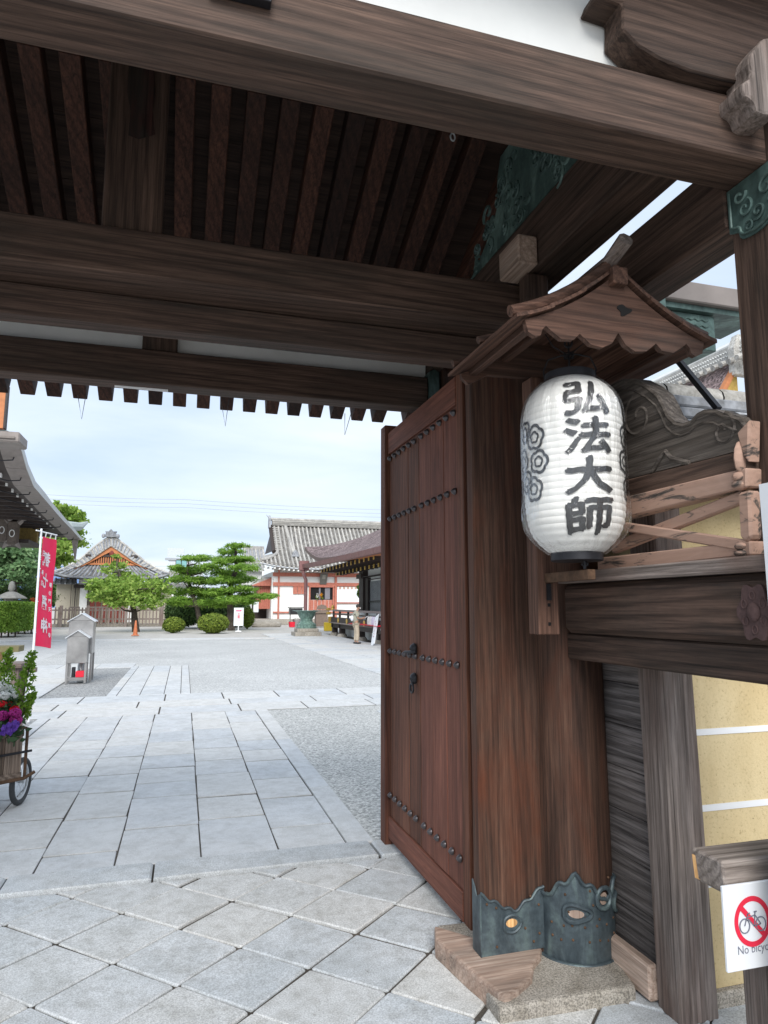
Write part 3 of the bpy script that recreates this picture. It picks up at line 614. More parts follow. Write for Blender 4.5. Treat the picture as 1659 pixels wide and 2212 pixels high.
# lintel noses sheathed in copper, right of the main post
nb=beam('copper_beam_nose',2.02,2.19,2.60,2.85,3.03,3.235,[M['verdigris']]*3,bev=.004)
b=MB(); 
for k in range(9): b.tube(spiral((2.105+R(-.03,.03),2.597,3.135+R(-.035,.035)),R(.015,.03),1,R(0,6),1,12,random.choice((-1,1))),.004,5)
b.tube([(2.105+.062*math.cos(t),2.597,3.135+.072*math.sin(t)) for t in [2*PI*k/24 for k in range(25)]],.004,5,caps=False); b.build('dragon_disc',M['verdigris'],nb,smooth=True)
nb=beam('copper_lintel_end',1.90,2.66,2.80,3.02,2.945,3.14,[M['verdigris']]*3,bev=.004)
b=MB()
for k in range(5):
    z=2.97+k*.033; b.tube([(2.42+i*.022,2.797,z+.010*(i%2)) for i in range(10)],.003,5)
b.build('wave_relief',M['verdigris'],nb)
beam('copper_coping',2.20,2.95,2.74,3.08,3.175,3.285,[M['copperroof']]*3,bev=.006); beam('coping_underside',2.2,2.93,2.77,3.05,3.143,3.172,[M['verdigris']]*3,bev=0)
a,b2=at(1458,770,2.72),at(1552,884,2.45); MB().bar(a,b2,.025,.025).build('iron_stay',M['iron'],gate)
b=MB()
for px,py,dx,dz in ((168,853,.012,.16),(478,868,.012,.17),(745,893,-.02,.16)):
    p=at(px,py,4.62); b.tube([p,p+Vector((.02+dx,0,-dz)),p+Vector((.05,0,.02))],.0025,4)
b.build('wire_loop',M['wire'],gate)
b=MB(); p=at(978,296,2.86); b.tube([p+Vector((.012*math.cos(t),0,.02*math.sin(t))) for t in [2*PI*k/14 for k in range(15)]],.004,6,caps=False); b.tube([p+Vector((0,0,.02)),p+Vector((0,0,.12))],.003,5); b.build('hanging_ring',M['alu'],gate,smooth=True)
beam('name_board',-.42,-.1,1.585,1.599,3.24,3.5,[M['iron']]*3,bev=.002) if False else None
p0,p1=at(450,-30,1.59),at(585,17,1.59); beam('dark_board',p0.x,p1.x,1.57,1.599,p1.z,p1.z+.3,[M['iron']]*3,bev=.002)
MB().box(1.640,1.652,1.28,1.60,1.60,1.965).build('notice_board',M['white2'],None,label='white notice board above the flower boss, only its edge in view',cat='board')
# ------------------------------------------------------------------ earthen wing wall beside the gate
wall=thing('earthen_wall','yellow plastered earthen wall with white stripes and tiled cap beside the gate','wall',(3.6,2.75,0))
MB().hexa([(2.03,2.50,.06),(7,2.50,.06),(7,3.15,.06),(2.03,3.15,.06),(2.03,2.54,2.10),(7,2.54,2.10),(7,3.1,2.10),(2.03,3.1,2.10)]).build('plaster_face',M['yellow'],wall)
for z in (.456,.755,1.065):
    y=2.50+.04*(z-.06)/2.04; MB().box(2.05,7,y-.004,y+.02,z-.012,z+.014).build('white_stripe',M['paint'],wall)
MB().box(2.04,7,2.47,3.2,-.02,.058).build('stone_footing',M['granite'],wall,bevel=.008)
MB().hexa([(1.905,2.42,-.01),(2.085,2.42,-.01),(2.085,2.56,-.01),(1.905,2.56,-.01),(1.905,2.42,2.1),(2.045,2.42,2.1),(2.045,2.60,2.1),(1.905,2.60,2.1)]).build('end_post',GREYW[2],wall,bevel=.008)
for k in range(7):
    z=.12+k*.19; MB().box(1.93+R(0,.006),1.97,2.56,3.05,z,z+.187).build('end_plank',BOARDW[1],wall,bevel=.003)
MB().box(1.97,2.03,2.58,3.1,.1,1.45).build('end_core',M['dark'],wall)
MB().box(1.90,6.5,2.46,2.60,1.56,1.70).build('wall_head_beam',DARK[0],wall,bevel=.006)
MB().box(2.02,2.16,2.44,2.54,1.43,1.83).build('head_post',DARK[2],wall,bevel=.005)
MB().box(1.95,6.8,2.3,3.3,2.12,2.17).build('eave_board',DARK[0],wall)
rd=MB()
for k in range(3): rd.box(1.98,6.9,2.72-.03*k,2.98+.03*k,2.60-.07*k,2.655-.07*k)
rd.build('ridge_course',M['tiledark'],wall,bevel=.008)
for k in range(14): MB().lathe([(.062,0),(.066,.02),(.062,.34)],12).build('ridge_tile',M['tile'],wall,local=True,smooth=True)
for k,o in enumerate([c for c in wall.children if c.name.startswith('ridge_tile')]):
    o.rotation_euler=(0,PI/2,0); o.location=Vector((1.98+k*.35,2.85,2.69))-wall.location
cap=MB().tube([(0,2.85-2.85,.0),(0,-.25,-.16),(0,-.5,-.28)],.045,8).mesh('cover_tile',M['tiledark'],smooth=True)
for k in range(20): inst('cover_tile',cap,wall,(2.05+k*.24,2.83,2.46))
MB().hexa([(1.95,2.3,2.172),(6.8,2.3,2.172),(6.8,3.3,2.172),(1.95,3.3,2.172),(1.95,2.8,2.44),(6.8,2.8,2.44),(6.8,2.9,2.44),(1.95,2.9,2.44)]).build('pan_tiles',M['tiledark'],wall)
# low rail with the sign
rail=thing('timber_rail','low grey timber rail with fresh orange sawn end carrying the bicycle sign','rail',(2.2,2.0,0))
MB().prism([(1.69,2.05,.79),(1.70,2.05,.69),(1.745,2.05,.665),(3.2,2.05,.665),(3.2,2.05,.79)],(0,-.14,0)).build('rail_bar',RAILW[0],rail,bevel=.007)
MB().prism([(1.693,2.045,.77),(1.70,2.045,.695),(1.745,2.045,.668),(1.775,1.915,.668),(1.758,1.915,.765)][::1],(-.006,-.002,0)).build('sawn_end',CUTW,rail)
MB().box(1.875,2.0,1.96,2.06,0,.664).build('rail_post',GREYW[2],rail,bevel=.006)
MB().box(2.9,3.0,1.96,2.06,0,.664).build('rail_post',GREYW[2],rail,bevel=.006)
def text2d(ch,size=1,off=0,res=4,align='CENTER'):
    cu=bpy.data.curves.new('lettering','FONT'); cu.body=ch; cu.size=size; cu.offset=off; cu.resolution_u=res; cu.align_x=align
    o=bpy.data.objects.new('lettering',cu); me=bpy.data.meshes.new_from_object(o); bpy.data.objects.remove(o); bpy.data.curves.remove(cu); return me
def textmesh(me,fn,mb):
    n=[fn(v.co.x,v.co.y) for v in me.vertices]; mb.add(n,[tuple(p.vertices) for p in me.polygons]); return mb
sign=thing('bicycle_sign','white rectangular sign with red crossed-out bicycle under the timber rail','sign',(1.87,1.895,.43))
sg0,sg1=at(1573,2103,1.893),at(1573,1914,1.893)
MB().box(sg0.x,sg0.x+.30,1.893,1.904,sg0.z,sg1.z).build('sign_plate',M['white2'],sign,bevel=.002)
SC=at(1626,1990,1.8915)
b=MB(); n=48
for rin,rout in ((.056,.071),):
    vs=[(SC.x+r*math.cos(2*PI*k/n),SC.y,SC.z+r*1.06*math.sin(2*PI*k/n)) for k in range(n) for r in (rin,rout)]
    b.add(vs,[(2*k,2*k+1,(2*k+3)%(2*n),(2*k+2)%(2*n)) for k in range(n)])
a,c=Vector((-.047,0,.05)),Vector((.047,0,-.05)); t=(c-a).normalized(); nn=Vector((t.z,0,-t.x))*.008
dy_=Vector((0,-.0006,0)); b.add([SC+a+nn+dy_,SC+a-nn+dy_,SC+c-nn+dy_,SC+c+nn+dy_],[(0,1,2,3)])
b.build('prohibition_ring',M['redprint'],sign)
b=MB(); y=SC.y-.0012
def ln(p,q,w=.0016): b.bar((SC.x+p[0],y,SC.z+p[1]),(SC.x+q[0],y,SC.z+q[1]),w*2,.0008,(0,1,0))
for cx in (-.033,.030):
    b.tube([(SC.x+cx+.019*math.cos(t),y,SC.z-.010+.021*math.sin(t)) for t in [2*PI*k/24 for k in range(25)]],.0017,5,caps=False)
ln((-.033,-.010),(-.018,.024)); ln((-.020,.014),(.008,.018)); ln((-.018,.010),(.004,-.014)); ln((.010,.026),(.004,-.014)); ln((.010,.018),(.030,-.010)); ln((.004,-.014),(.030,-.010)); ln((.006,.028),(.017,.028),.002); ln((-.018,.024),(-.010,.026)); ln((-.018,.026),(-.022,.020))
b.build('bicycle_symbol',M['greytext'],sign)
b=MB(); textmesh(text2d('No bicycles',.036,0,3,'LEFT'),lambda x,z:(at(1594,2052,1.89).x+x*.92,1.8918,at(1594,2064,1.89).z+z),b); b.build('sign_text',M['greytext'],sign)
# ------------------------------------------------------------------ lantern shelter: small gabled hood on the main post
HX=1.515; hood=thing('lantern_hood','small wooden gabled hood with cusped gable board above the lantern','hood',(HX,2.4,2.6))
YF,YB=2.05,2.70
def hz(x,zo=0):     # concave slope seen along the ridge
    t=abs(x-HX)/.40; return 2.850+zo-.230*(1.48*t-.48*t*t)
def skin(x0,x1,y0,y1,th,zo,name,n=6,mat=None,parent=hood):
    b=MB(); b.grid(lambda u,v:(x0+(x1-x0)*u,y0+(y1-y0)*v,hz(x0+(x1-x0)*u,zo)),n,1); b.grid(lambda u,v:(x0+(x1-x0)*u,y1+(y0-y1)*v,hz(x0+(x1-x0)*u,zo-th)),n,1)
    for yy in (y0,y1): b.grid(lambda u,v:(x0+(x1-x0)*u,yy,hz(x0+(x1-x0)*u,zo-th*v)),n,1)
    for xx in (x0,x1): b.grid(lambda u,v:(xx,y0+(y1-y0)*u,hz(xx,zo-th*v)),1,1)
    return b.build(name,mat or BROWNW[1],parent)
for s in (-1,1):
    for k in range(3):
        xa,xb=HX+s*(.002+.137*k),HX+s*(.155+.137*k); skin(min(xa,xb),max(xa,xb),YF-.005*k,YB,.014,.030-.006*k,'hood_board')
    for y in (YF+.05,2.38,YB-.05):
        xe=HX+s*.425; b=MB(); b.tube([(HX+s*.01+s*.415*k/8,y,hz(HX+s*.415*k/8)+.046) for k in range(9)],.023 if y<YF+.1 else .016,8); b.build('batten',BROWNW[0],hood,smooth=True)
    for xo in (.17,.33):
        x=HX+s*xo; MB().box(x-.018,x+.018,YF+.045,YB,hz(x)-.03,hz(x)-.002).build('hood_purlin',BROWNW[1],hood,bevel=.003)
b=MB(); b.tube([(HX,YF-.06,hz(HX)+.10),(HX,YF+.05,hz(HX)+.062),(HX,YF+.2,hz(HX)+.055),(HX,YB,hz(HX)+.05)],[.030,.028,.027,.027],8); b.build('ridge_cap',GREYW[1],hood,smooth=True)
MB().box(HX-.032,HX+.032,YF-.02,YB,hz(HX)-.055,hz(HX)+.012).build('hood_ridge_beam',BROWNW[1],hood,bevel=.003)
def gable(y,name,cusp=True):
    P=[(HX+.385*k/8,hz(HX+.385*k/8)-.004) for k in range(-8,9)]
    lo=[]
    
    prof=[(.383,2.603),(.375,2.575),(.345,2.560),(.325,2.568),(.318,2.590),(.303,2.606),(.285,2.592),(.24,2.562),(.19,2.566),(.165,2.592),(.12,2.556),(.07,2.550),(.03,2.570),(.0,2.615)]
    if not cusp: prof=[(.383,2.600),(.35,2.575),(.30,2.60),(.26,2.625),(.1,2.63),(0,2.635)]
    lo=[(HX+a,z) for a,z in prof]+[(HX-a,z) for a,z in prof[::-1][1:]]
    pts=[(x,y,z) for x,z in P]+[(x,y,z) for x,z in lo]
    return MB().prism(pts,(0,.024,0)).build(name,BROWNW[0],hood)
gb=gable(YF+.012,'gable_board'); gable(YB-.05,'rear_gable_board',False)
MB().prism([(HX+.03+.028*math.cos(t)*(1+.35*math.cos(3*t-1.2)),YF+.0125,2.705+.020*math.sin(t)*(1+.3*math.cos(3*t))) for t in [2*PI*k/20 for k in range(20)]],(0,-.003,0)).build('cut_out_shade',M['dark'],gb)  # raised dark plate; the shade of an opening is put into its colour
# bracket post and arm that hold the lantern
MB().box(1.445,1.545,2.60,2.69,1.485,2.62).build('bracket_post',BROWNW[2],hood,bevel=.004)
MB().box(1.478,1.512,2.27,2.61,1.705,1.745).build('bracket_strap',M['rust'],hood,bevel=.003)
MB().box(1.485,1.505,2.592,2.60,1.63,1.70).build('strap_plate',M['iron'],hood)
for z in (1.53,1.61): MB().box(1.489,1.501,2.597,2.602,z-.007,z+.007).build('peg_hole_shade',M['dark'],hood)  # solid dark chips set proud, coloured as the shade inside a hole
# ------------------------------------------------------------------ paper lantern
LX,LY=1.47,2.33
ztop=at(1243,828,LY).z; zbot=at(1243,1196,LY).z
lan=thing('paper_lantern','big white paper lantern with bold black brush characters in clear plastic wrap','lantern',(LX,LY,zbot-.03))
LH=ztop-zbot; LR=.1985
def lrad(z):
    t=(z-zbot)/LH; t=min(max(t,0),1)
    e=abs(2*t-1); return LR*(1-.48*e**5.6-.03*(1-t))
NR=27; prof=[]
for k in range(NR*4+1):
    t=k/(NR*4); z=zbot+LH*t; prof.append((lrad(z)-.0032*(1-abs(math.sin(PI*t*NR)))**1.5,z))
M['paper']=plain('lantern_paper',(.84,.83,.79),.75,amt=.06,sc=5)
MB().lathe(prof,64,(LX,LY,0)).build('lantern_body',M['paper'],lan,smooth=True)
MB().lathe([(.094,ztop-.012),(.100,ztop-.008),(.100,ztop+.034),(.092,ztop+.036),(.092,ztop-.01)],40,(LX,LY,0)).build('top_ring',M['iron'],lan,smooth=True)
MB().lathe([(.001,zbot-.03),(.096,zbot-.03),(.1,zbot-.027),(.1,zbot+.012),(.09,zbot+.016)],40,(LX,LY,0)).build('bottom_ring',M['iron'],lan,smooth=True)
view=Vector((-LX,-LY,0)).normalized(); sde=Vector((math.cos(YAW),-math.sin(YAW),0)); sde=(sde-view*sde.dot(view)).normalized()
a0=math.atan2(view.y,view.x); sg=1 if Vector((-view.y,view.x,0)).dot(sde)>0 else -1
def onl(u,z,off=.0022,a=0):     # u metres round the paper from the view axis
    th=a0+sg*(u/LR+a); r=lrad(z)+off; return (LX+r*math.cos(th),LY+r*math.sin(th),z)
def fine(me,mb,fn,cuts=3):
    bm=bmesh.new(); bm.from_mesh(me); bmesh.ops.triangulate(bm,faces=bm.faces)
    for it in range(cuts):
        es=[q for q in bm.edges if q.calc_length()>.02]
        if es: bmesh.ops.subdivide_edges(bm,edges=es,cuts=1)
        bmesh.ops.triangulate(bm,faces=bm.faces)
    bm.verts.ensure_lookup_table()
    for i,v in enumerate(bm.verts): v.index=i
    mb.add([fn(v.co.x,v.co.y) for v in bm.verts],[tuple(v.index for v in f.verts) for f in bm.faces]); bm.free()
ph=.152; uc=LR*D(17.5)
for i,ch in enumerate('弘法大師'):
    me=text2d(ch,.178,.0,4); xs=[v.co.x for v in me.vertices]; ys=[v.co.y for v in me.vertices]
    cx,cy=(min(xs)+max(xs))/2,(min(ys)+max(ys))/2; sx=.180/(max(xs)-min(xs)); sy=.134/(max(ys)-min(ys))
    zc=ztop-.045-.072-i*.1505
    b=MB()
    for q,(dx,dy) in enumerate(((0,0),(.0058,.002),(-.0058,-.002),(.0025,.005),(-.0025,-.005))):
        fine(me,b,lambda x,y:onl(uc+dx+(x-cx)*sx+.0015*math.sin(y*160),zc+dy+(y-cy)*sy+.002*math.sin(x*140)+(x-cx)*.05,.0026+.0003*q))
    b.build('brush_character',M['ink'],lan)
def cloud(mb,uc,zc,r,w,lob=5,ph=0):
    n=60; vs=[]
    for k in range(n+1):
        t=2*PI*k/n; q=r*(1+.13*abs(math.sin(lob*t/2+ph))**.7*1.6-.10)
        for d in (-w/2,w/2): vs.append(onl(uc+(q+d)*math.cos(t),zc+(q+d)*math.sin(t),.0024))
    mb.add(vs,[(2*k,2*k+1,2*k+3,2*k+2) for k in range(n)])
zz=lambda y: at(1243,y,LY).z
for side in (-1,1):
    b=MB(); u0=side*LR*D(60) if side<0 else LR*D(92)
    for du,yy,r in ((.055,958,.043),(.075,1010,.040),(.04,1065,.042),(-.02,940,.038),(-.02,1045,.04),(-.055,1000,.045)):
        du2=-du if side>0 else du
        cloud(b,u0+du2*.9,zz(yy),r,.012,5,du*20); cloud(b,u0+du2*.9,zz(yy),r*.45,.009,5,1)
    b.build('cloud_crest',M['ink'],lan)
# clear wrap
def wrapmat():
    m,n,L,b=newmat('clear_plastic_wrap'); tr=n.new('ShaderNodeBsdfTransparent'); gl=n.new('ShaderNodeBsdfGlossy'); gl.inputs['Roughness'].default_value=.12; gl.inputs[0].default_value=(1,1,1,1)
    co=objcoord(n,L,False); a=noise(n,L,co,1,4,.6,1.5,(16,16,3.5)); bu=n.new('ShaderNodeBump'); bu.inputs['Strength'].default_value=.6; bu.inputs['Distance'].default_value=.03; L.new(a,bu.inputs['Height']); L.new(bu.outputs[0],gl.inputs['Normal'])
    lw=n.new('ShaderNodeLayerWeight'); lw.inputs[0].default_value=.25; L.new(bu.outputs[0],lw.inputs['Normal']); mr=n.new('ShaderNodeMapRange'); mr.inputs[3].default_value=.045; mr.inputs[4].default_value=.6; L.new(lw.outputs['Facing'],mr.inputs[0])
    mx=n.new('ShaderNodeMixShader'); L.new(mr.outputs[0],mx.inputs[0]); L.new(tr.outputs[0],mx.inputs[1]); L.new(gl.outputs[0],mx.inputs[2]); L.new(mx.outputs[0],n['Material Output'].inputs[0]); return m
M['wrap']=wrapmat()
b=MB(); n=90; k=26; vs=[]
ph=[R(0,6) for _ in range(8)]
for i in range(k+1):
    t=i/k; z=zbot-.002+(LH+.006)*t
    for j in range(n):
        a=2*PI*j/n; w=.0045*(.6+.4*math.sin(3*a+ph[0]))*abs(math.sin(9*a+ph[1]+2.2*math.sin(3*t+ph[2])))+.003*math.sin(23*a+5*t+ph[3]); low=.016*max(0,1-abs(t-.14)/.2)*(.5+.5*math.sin(2*a+ph[4]))
        r=lrad(z)+.006+w+low; vs.append((LX+r*math.cos(a),LY+r*math.sin(a),z))
b.add(vs,[(i*n+j,i*n+(j+1)%n,(i+1)*n+(j+1)%n,(i+1)*n+j) for i in range(k) for j in range(n)])
b.build('plastic_wrap',M['wrap'],lan,smooth=True)
b=MB(); ex=sde*.098; c=Vector((LX,LY,ztop))
b.tube([c-ex+Vector((0,0,.0)),c-ex*1.05+Vector((0,0,.06)),c-ex*.85+Vector((0,0,.105)),c-ex*.3+Vector((0,0,.118)),c+ex*.3+Vector((0,0,.118)),c+ex*.85+Vector((0,0,.10)),c+ex*1.05+Vector((0,0,.05)),c+ex],.0035,6); b.build('wire_bail',M['iron'],lan,smooth=True)
b=MB(); b.tube([c+Vector((0,0,.02)),c+Vector((0,0,.24))],.004,6); b.tube([c+sde*(.014*math.cos(t))+Vector((0,0,.17+.02*math.sin(t))) for t in [2*PI*q/14 for q in range(15)]],.005,6,caps=False)
for q in range(5): b.tube([c+sde*(.02*math.cos(t+q))+view*(.012*math.sin(t*1.3))+Vector((0,0,.115+.012*math.sin(t+2*q))) for t in [2*PI*w/10 for w in range(11)]],.002,5,caps=False)
for s in (-1,1): b.tube([c+Vector((0,0,.115)),c+sde*(s*.06)+Vector((0,0,.16)),c+sde*(s*.10)+Vector((0,0,.235))],.0022,5)
b.build('hanger_wire',M['iron'],lan,smooth=True)
b=MB(); c=Vector((1.495,2.315,zbot-.03)); b.tube([c,c+Vector((0,0,-.03))],.006,6); b.tube([c+sde*(.012*math.cos(t))+Vector((0,0,-.012+.006*math.sin(t))) for t in [2*PI*q/12 for q in range(13)]],.003,5,caps=False); b.build('bottom_hook',M['iron'],lan,smooth=True)
# ------------------------------------------------------------------ flower cart, bench, banner, burner box
A=Vector((-1.67,5.95,0)); ux=Vector((.80,.60,0)); uy=Vector((-.60,.80,0))
cart=thing('hand_cart','old wooden two-wheeled hand cart planted with flowers at the left edge','cart',A)
def cp_(u,v,z): return A+ux*u+uy*v+Vector((0,0,z))
def cbox(b,u0,u1,v0,v1,z0,z1): return b.hexa([cp_(u0,v0,z0),cp_(u1,v0,z0),cp_(u1,v1,z0),cp_(u0,v1,z0),cp_(u0,v0,z1),cp_(u1,v0,z1),cp_(u1,v1,z1),cp_(u0,v1,z1)])
for k in range(4): cbox(MB(),.02+k*.138,.02+(k+1)*.138-.004,.0,.018,.24,.60).build('front_plank',CARTW[2],cart,bevel=.003)
for k in range(5): cbox(MB(),.565,.58,.03+k*.16,.03+(k+1)*.16-.004,.24,.60).build('side_plank',CARTW[2],cart,bevel=.003)
cbox(MB(),.02,.57,-.012,-.001,.565,.61).build('box_rail',CARTW[0],cart,bevel=.003); cbox(MB(),.02,.57,-.012,-.001,.24,.285).build('box_rail',CARTW[0],cart,bevel=.003)
cbox(MB(),.02,.56,.02,.83,.24,.52).build('soil_bed',M['joint'],cart)
MB().tube([cp_(.33,-.02,.20),cp_(.33,-.02,.60),cp_(.335,-.02,.625),cp_(.36,-.02,.635),cp_(.56,-.02,.635),cp_(.585,-.02,.625),cp_(.59,-.02,.60),cp_(.59,-.02,.24)],.012,8).build('frame_hoop',M['rust'],cart,smooth=True)
MB().tube([cp_(.34,-.03,.44),cp_(.63,-.03,.445)],.010,8).build('cross_bar',M['iron'],cart,smooth=True)
MB().tube([cp_(-.05,-.04,.235),cp_(.58,-.04,.24),cp_(.66,-.04,.275)],.014,8).build('handle_bar',M['rust'],cart,smooth=True)
MB().tube([cp_(-.1,.38,.185),cp_(.72,.38,.185)],.012,8).build('axle',M['iron'],cart,smooth=True)
for u in (.50,-.05):
    pass
wc=Vector((-1.235,6.42,.186)); wd=Vector((.18,.98,0)).normalized()
def circ(r,n=28,off=Vector((0,0,0))): return [wc+off+wd*(r*math.cos(2*PI*k/n))+Vector((0,0,r*math.sin(2*PI*k/n))) for k in range(n+1)]
wh=MB().tube(circ(.165),.022,10,caps=False).build('wheel',M['rubber'],cart,smooth=True)
MB().tube(circ(.138),.010,8,caps=False).build('rim',M['alu'],wh,smooth=True)
sdv=wd.cross(Vector((0,0,1)))
MB().tube([wc-sdv*.03,wc+sdv*.03],.016,10).build('hub',M['alu'],wh,smooth=True)
for k in range(14):
    t=2*PI*k/14; MB().tube([wc+sdv*(.012*(-1)**k),wc+wd*(.137*math.cos(t))+Vector((0,0,.137*math.sin(t)))],.0022,4).build('spoke',M['alu'],wh)
w2=wc-ux*.62
MB().tube([w2+wd*(.165*math.cos(2*PI*k/28))+Vector((0,0,.165*math.sin(2*PI*k/28))) for k in range(29)],.022,10,caps=False).build('wheel',M['rubber'],cart,smooth=True)
# leaves as little folded or flat faces, all in one mesh per crown
def quads(P,Nm,size,asp=.5,jit=.5,droop=0):
    n=len(P); d=RNG.normal(size=(n,3)); d/=np.linalg.norm(d,axis=1)[:,None]
    nn=Nm*(1-jit)+d*jit; nn/=np.linalg.norm(nn,axis=1)[:,None]+1e-9
    t=RNG.normal(size=(n,3)); t[:,2]-=droop; t-=nn*(t*nn).sum(1)[:,None]; t/=np.linalg.norm(t,axis=1)[:,None]+1e-9
    s=np.cross(nn,t); sz=(size*RNG.uniform(.6,1.35,n))[:,None]
    V=np.stack([P-t*sz*.5,P+s*sz*asp*.5,P+t*sz*.5,P-s*sz*asp*.5],1).reshape(-1,3); return V
def leafmesh(name,V,mat,parent=None,kind=None):
    n=len(V)//4; me=bpy.data.meshes.new(name); off=np.array(wloc(parent)) if parent is not None else np.zeros(3)
    me.vertices.add(len(V)); me.vertices.foreach_set('co',(V-off).astype(np.float32).ravel())
    me.loops.add(4*n); me.loops.foreach_set('vertex_index',np.arange(4*n,dtype=np.int32))
    me.polygons.add(n); me.polygons.foreach_set('loop_start',np.arange(0,4*n,4,dtype=np.int32)); me.polygons.foreach_set('loop_total',np.full(n,4,dtype=np.int32))
    me.materials.append(mat); me.update(); me.validate()
    o=bpy.data.objects.new(name,me); COL.objects.link(o)
    if parent is not None: o.parent=parent
    if kind: o['kind']=kind
    return o
def inball(n,c,r,shell=.0):
    d=RNG.normal(size=(n,3)); d/=np.linalg.norm(d,axis=1)[:,None]; q=(shell+(1-shell)*RNG.uniform(0,1,n))**(1/3); return np.array(c)+d*np.array(r)*q[:,None],d
def flower(name,label,cat,c,r,mat,kind='pom',group=None,stem=.2):
    t=thing(name,label,cat,(c[0],c[1],c[2]-stem),0,group); n=260 if kind=='pom' else 90
    P,d=inball(n,c,(r,r,r*.75),.55); V=quads(P,d,r*.55,.42,.35); leafmesh('petals',V,mat,t)
    MB().tube([(c[0],c[1],c[2]-stem),(c[0]+R(-.01,.01),c[1],c[2]-.01)],.006,5).build('stem',M['leafd'],t)
    P=np.array([[c[0],c[1],c[2]-stem*.55]])+RNG.normal(size=(26,3))*np.array([.035,.035,stem*.22]); leafmesh('leaves',quads(P,np.tile([0,0,1.],(26,1)),.07,.5,.6),M['leafd'],t)
    return t
for i,(x,y,Y,r,lab) in enumerate(((3,1483,6.35,.055,'white chrysanthemum head at the very edge of the flower cart'),(20,1490,6.5,.055,'white chrysanthemum head highest in the flower cart'),(10,1504,6.25,.05,'white chrysanthemum head just above the red flowers'),(28,1503,6.3,.05,'white chrysanthemum head beside the cypress sprigs'))): flower('white_chrysanthemum',lab,'flower',at(x,y,Y),r,M['petalw'],group='white chrysanthemums in the cart')
for x,y,Y,lab in ((4,1521,6.2,'red cart flower at the left edge above the magenta bloom'),(18,1522,6.25,'red cart flower in the middle of the red row'),(31,1532,6.2,'red cart flower nearest the tall magenta bloom')): flower('red_flower',lab,'flower',at(x,y,Y),.036,M['petalr'],group='red flowers in the cart')
flower('orange_flower','single orange-yellow flower between white and red blooms in the cart','flower',at(14,1512,6.3),.022,M['petalo'])
flower('magenta_chrysanthemum','round magenta chrysanthemum at the left edge of the cart','flower',at(5,1546,6.15),.050,M['petalm'],group='magenta chrysanthemums in the cart')
for k,(x,y) in enumerate(((33,1540),(34,1556))): flower('magenta_chrysanthemum',('upper magenta chrysanthemum at the right corner of the cart','lower magenta chrysanthemum at the right corner, just over the pansies')[k],'flower',at(x,y,6.15),.048,M['petalm'],group='magenta chrysanthemums in the cart')
pn=np.concatenate([inball(14,at(x,y,6.05),(.02,.02,.018))[0] for x,y in ((10,1572),(20,1568),(28,1575),(18,1578),(36,1565),(8,1582),(30,1562),(24,1582))])
po=leafmesh('purple_pansies',quads(pn,np.tile([0,-1.,.4],(len(pn),1)),.032,.9,.3),M['petalp']); tag(po,'low mass of purple pansies spilling over the cart front','pansies',kind='stuff')
fn=np.concatenate([inball(120,at(x,y,6.3),(.09,.12,.07))[0] for x,y in ((8,1535),(22,1550),(8,1565),(15,1515))])
fo=leafmesh('flower_foliage',quads(fn,np.tile([0,-.3,1.],(len(fn),1)),.055,.5,.7),M['leafd']); tag(fo,'dark green leaves filling the flower cart','leaves',kind='stuff')
def sprig(label,base,tip,w,n=9):
    t=thing('cypress_sprig',label,'cypress',base,0,'cypress sprigs in the cart'); b0,t0=Vector(base),Vector(tip)
    MB().tube([b0,(b0+t0)/2+Vector((R(-.02,.02),0,.02)),t0],[.008,.006,.003],6).build('stem',M['bark_t'],t,smooth=True)
    P=[]
    for k in range(n*16):
        f=R(.08,1); c=b0.lerp(t0,f); L_=w*(1.15-f*.85); a=R(0,2*PI); q=R(.1,1)**.8
        for m_ in range(3): P.append(c+Vector((math.cos(a)*L_*q,math.sin(a)*L_*q*.7,L_*q*.65))+Vector((R(-.012,.012),R(-.012,.012),R(-.012,.012))))
    P=np.array([tuple(p) for p in P]); leafmesh('foliage',quads(P,np.tile([0,-.8,.4],(len(P),1)),.030,.55,.5),M['cyp'],t)
sprig('cypress sprig leaning right over the cart, tip against the pale path',at(38,1560,6.3),at(70,1412,6.3),.10,16)
sprig('cypress sprig standing upright at the left edge of the cart',at(8,1500,6.4),at(20,1405,6.4),.09,11)
sprig('short cypress sprig beside the magenta blooms, drooping toward the flag pole',at(40,1568,6.25),at(72,1500,6.3),.07,9)
bench=thing('wooden_bench','dark wooden stand partly hidden behind the cypress sprigs','bench',(-2.1,9,0))
p=at(20,1436,9.0); MB().box(p.x-.6,p.x+.16,8.85,9.3,p.z-.03,p.z+.02).build('bench_top',GREYW[0],bench,bevel=.005); p2=at(36,1452,9.0)
for dx,dy in ((0,0),(-.5,0),(0,.36),(-.5,.36)): MB().box(p2.x-.04+dx,p2.x+.04+dx,8.9+dy,8.97+dy,0,p.z-.03).build('leg',GREYW[2],bench,bevel=.004)
MB().box(p.x-.6,p.x+.30,8.95,9.02,p.z-.09,p.z-.035).build('stretcher',GREYW[0],bench,bevel=.004)
box=thing('offering_box','small olive and orange wooden box end at the left edge','box',(-2.75,12.4,.0)); p=at(4,1412,12.4)
MB().box(p.x-.5,p.x-.02,12.3,12.6,0,p.z+.02).build('box_body',CUTW,box); MB().box(p.x-.55,p.x+.27,12.25,12.65,p.z+.03,p.z+.12).build('box_lid',plain('olive_lid',(.17,.15,.07),.7),box)
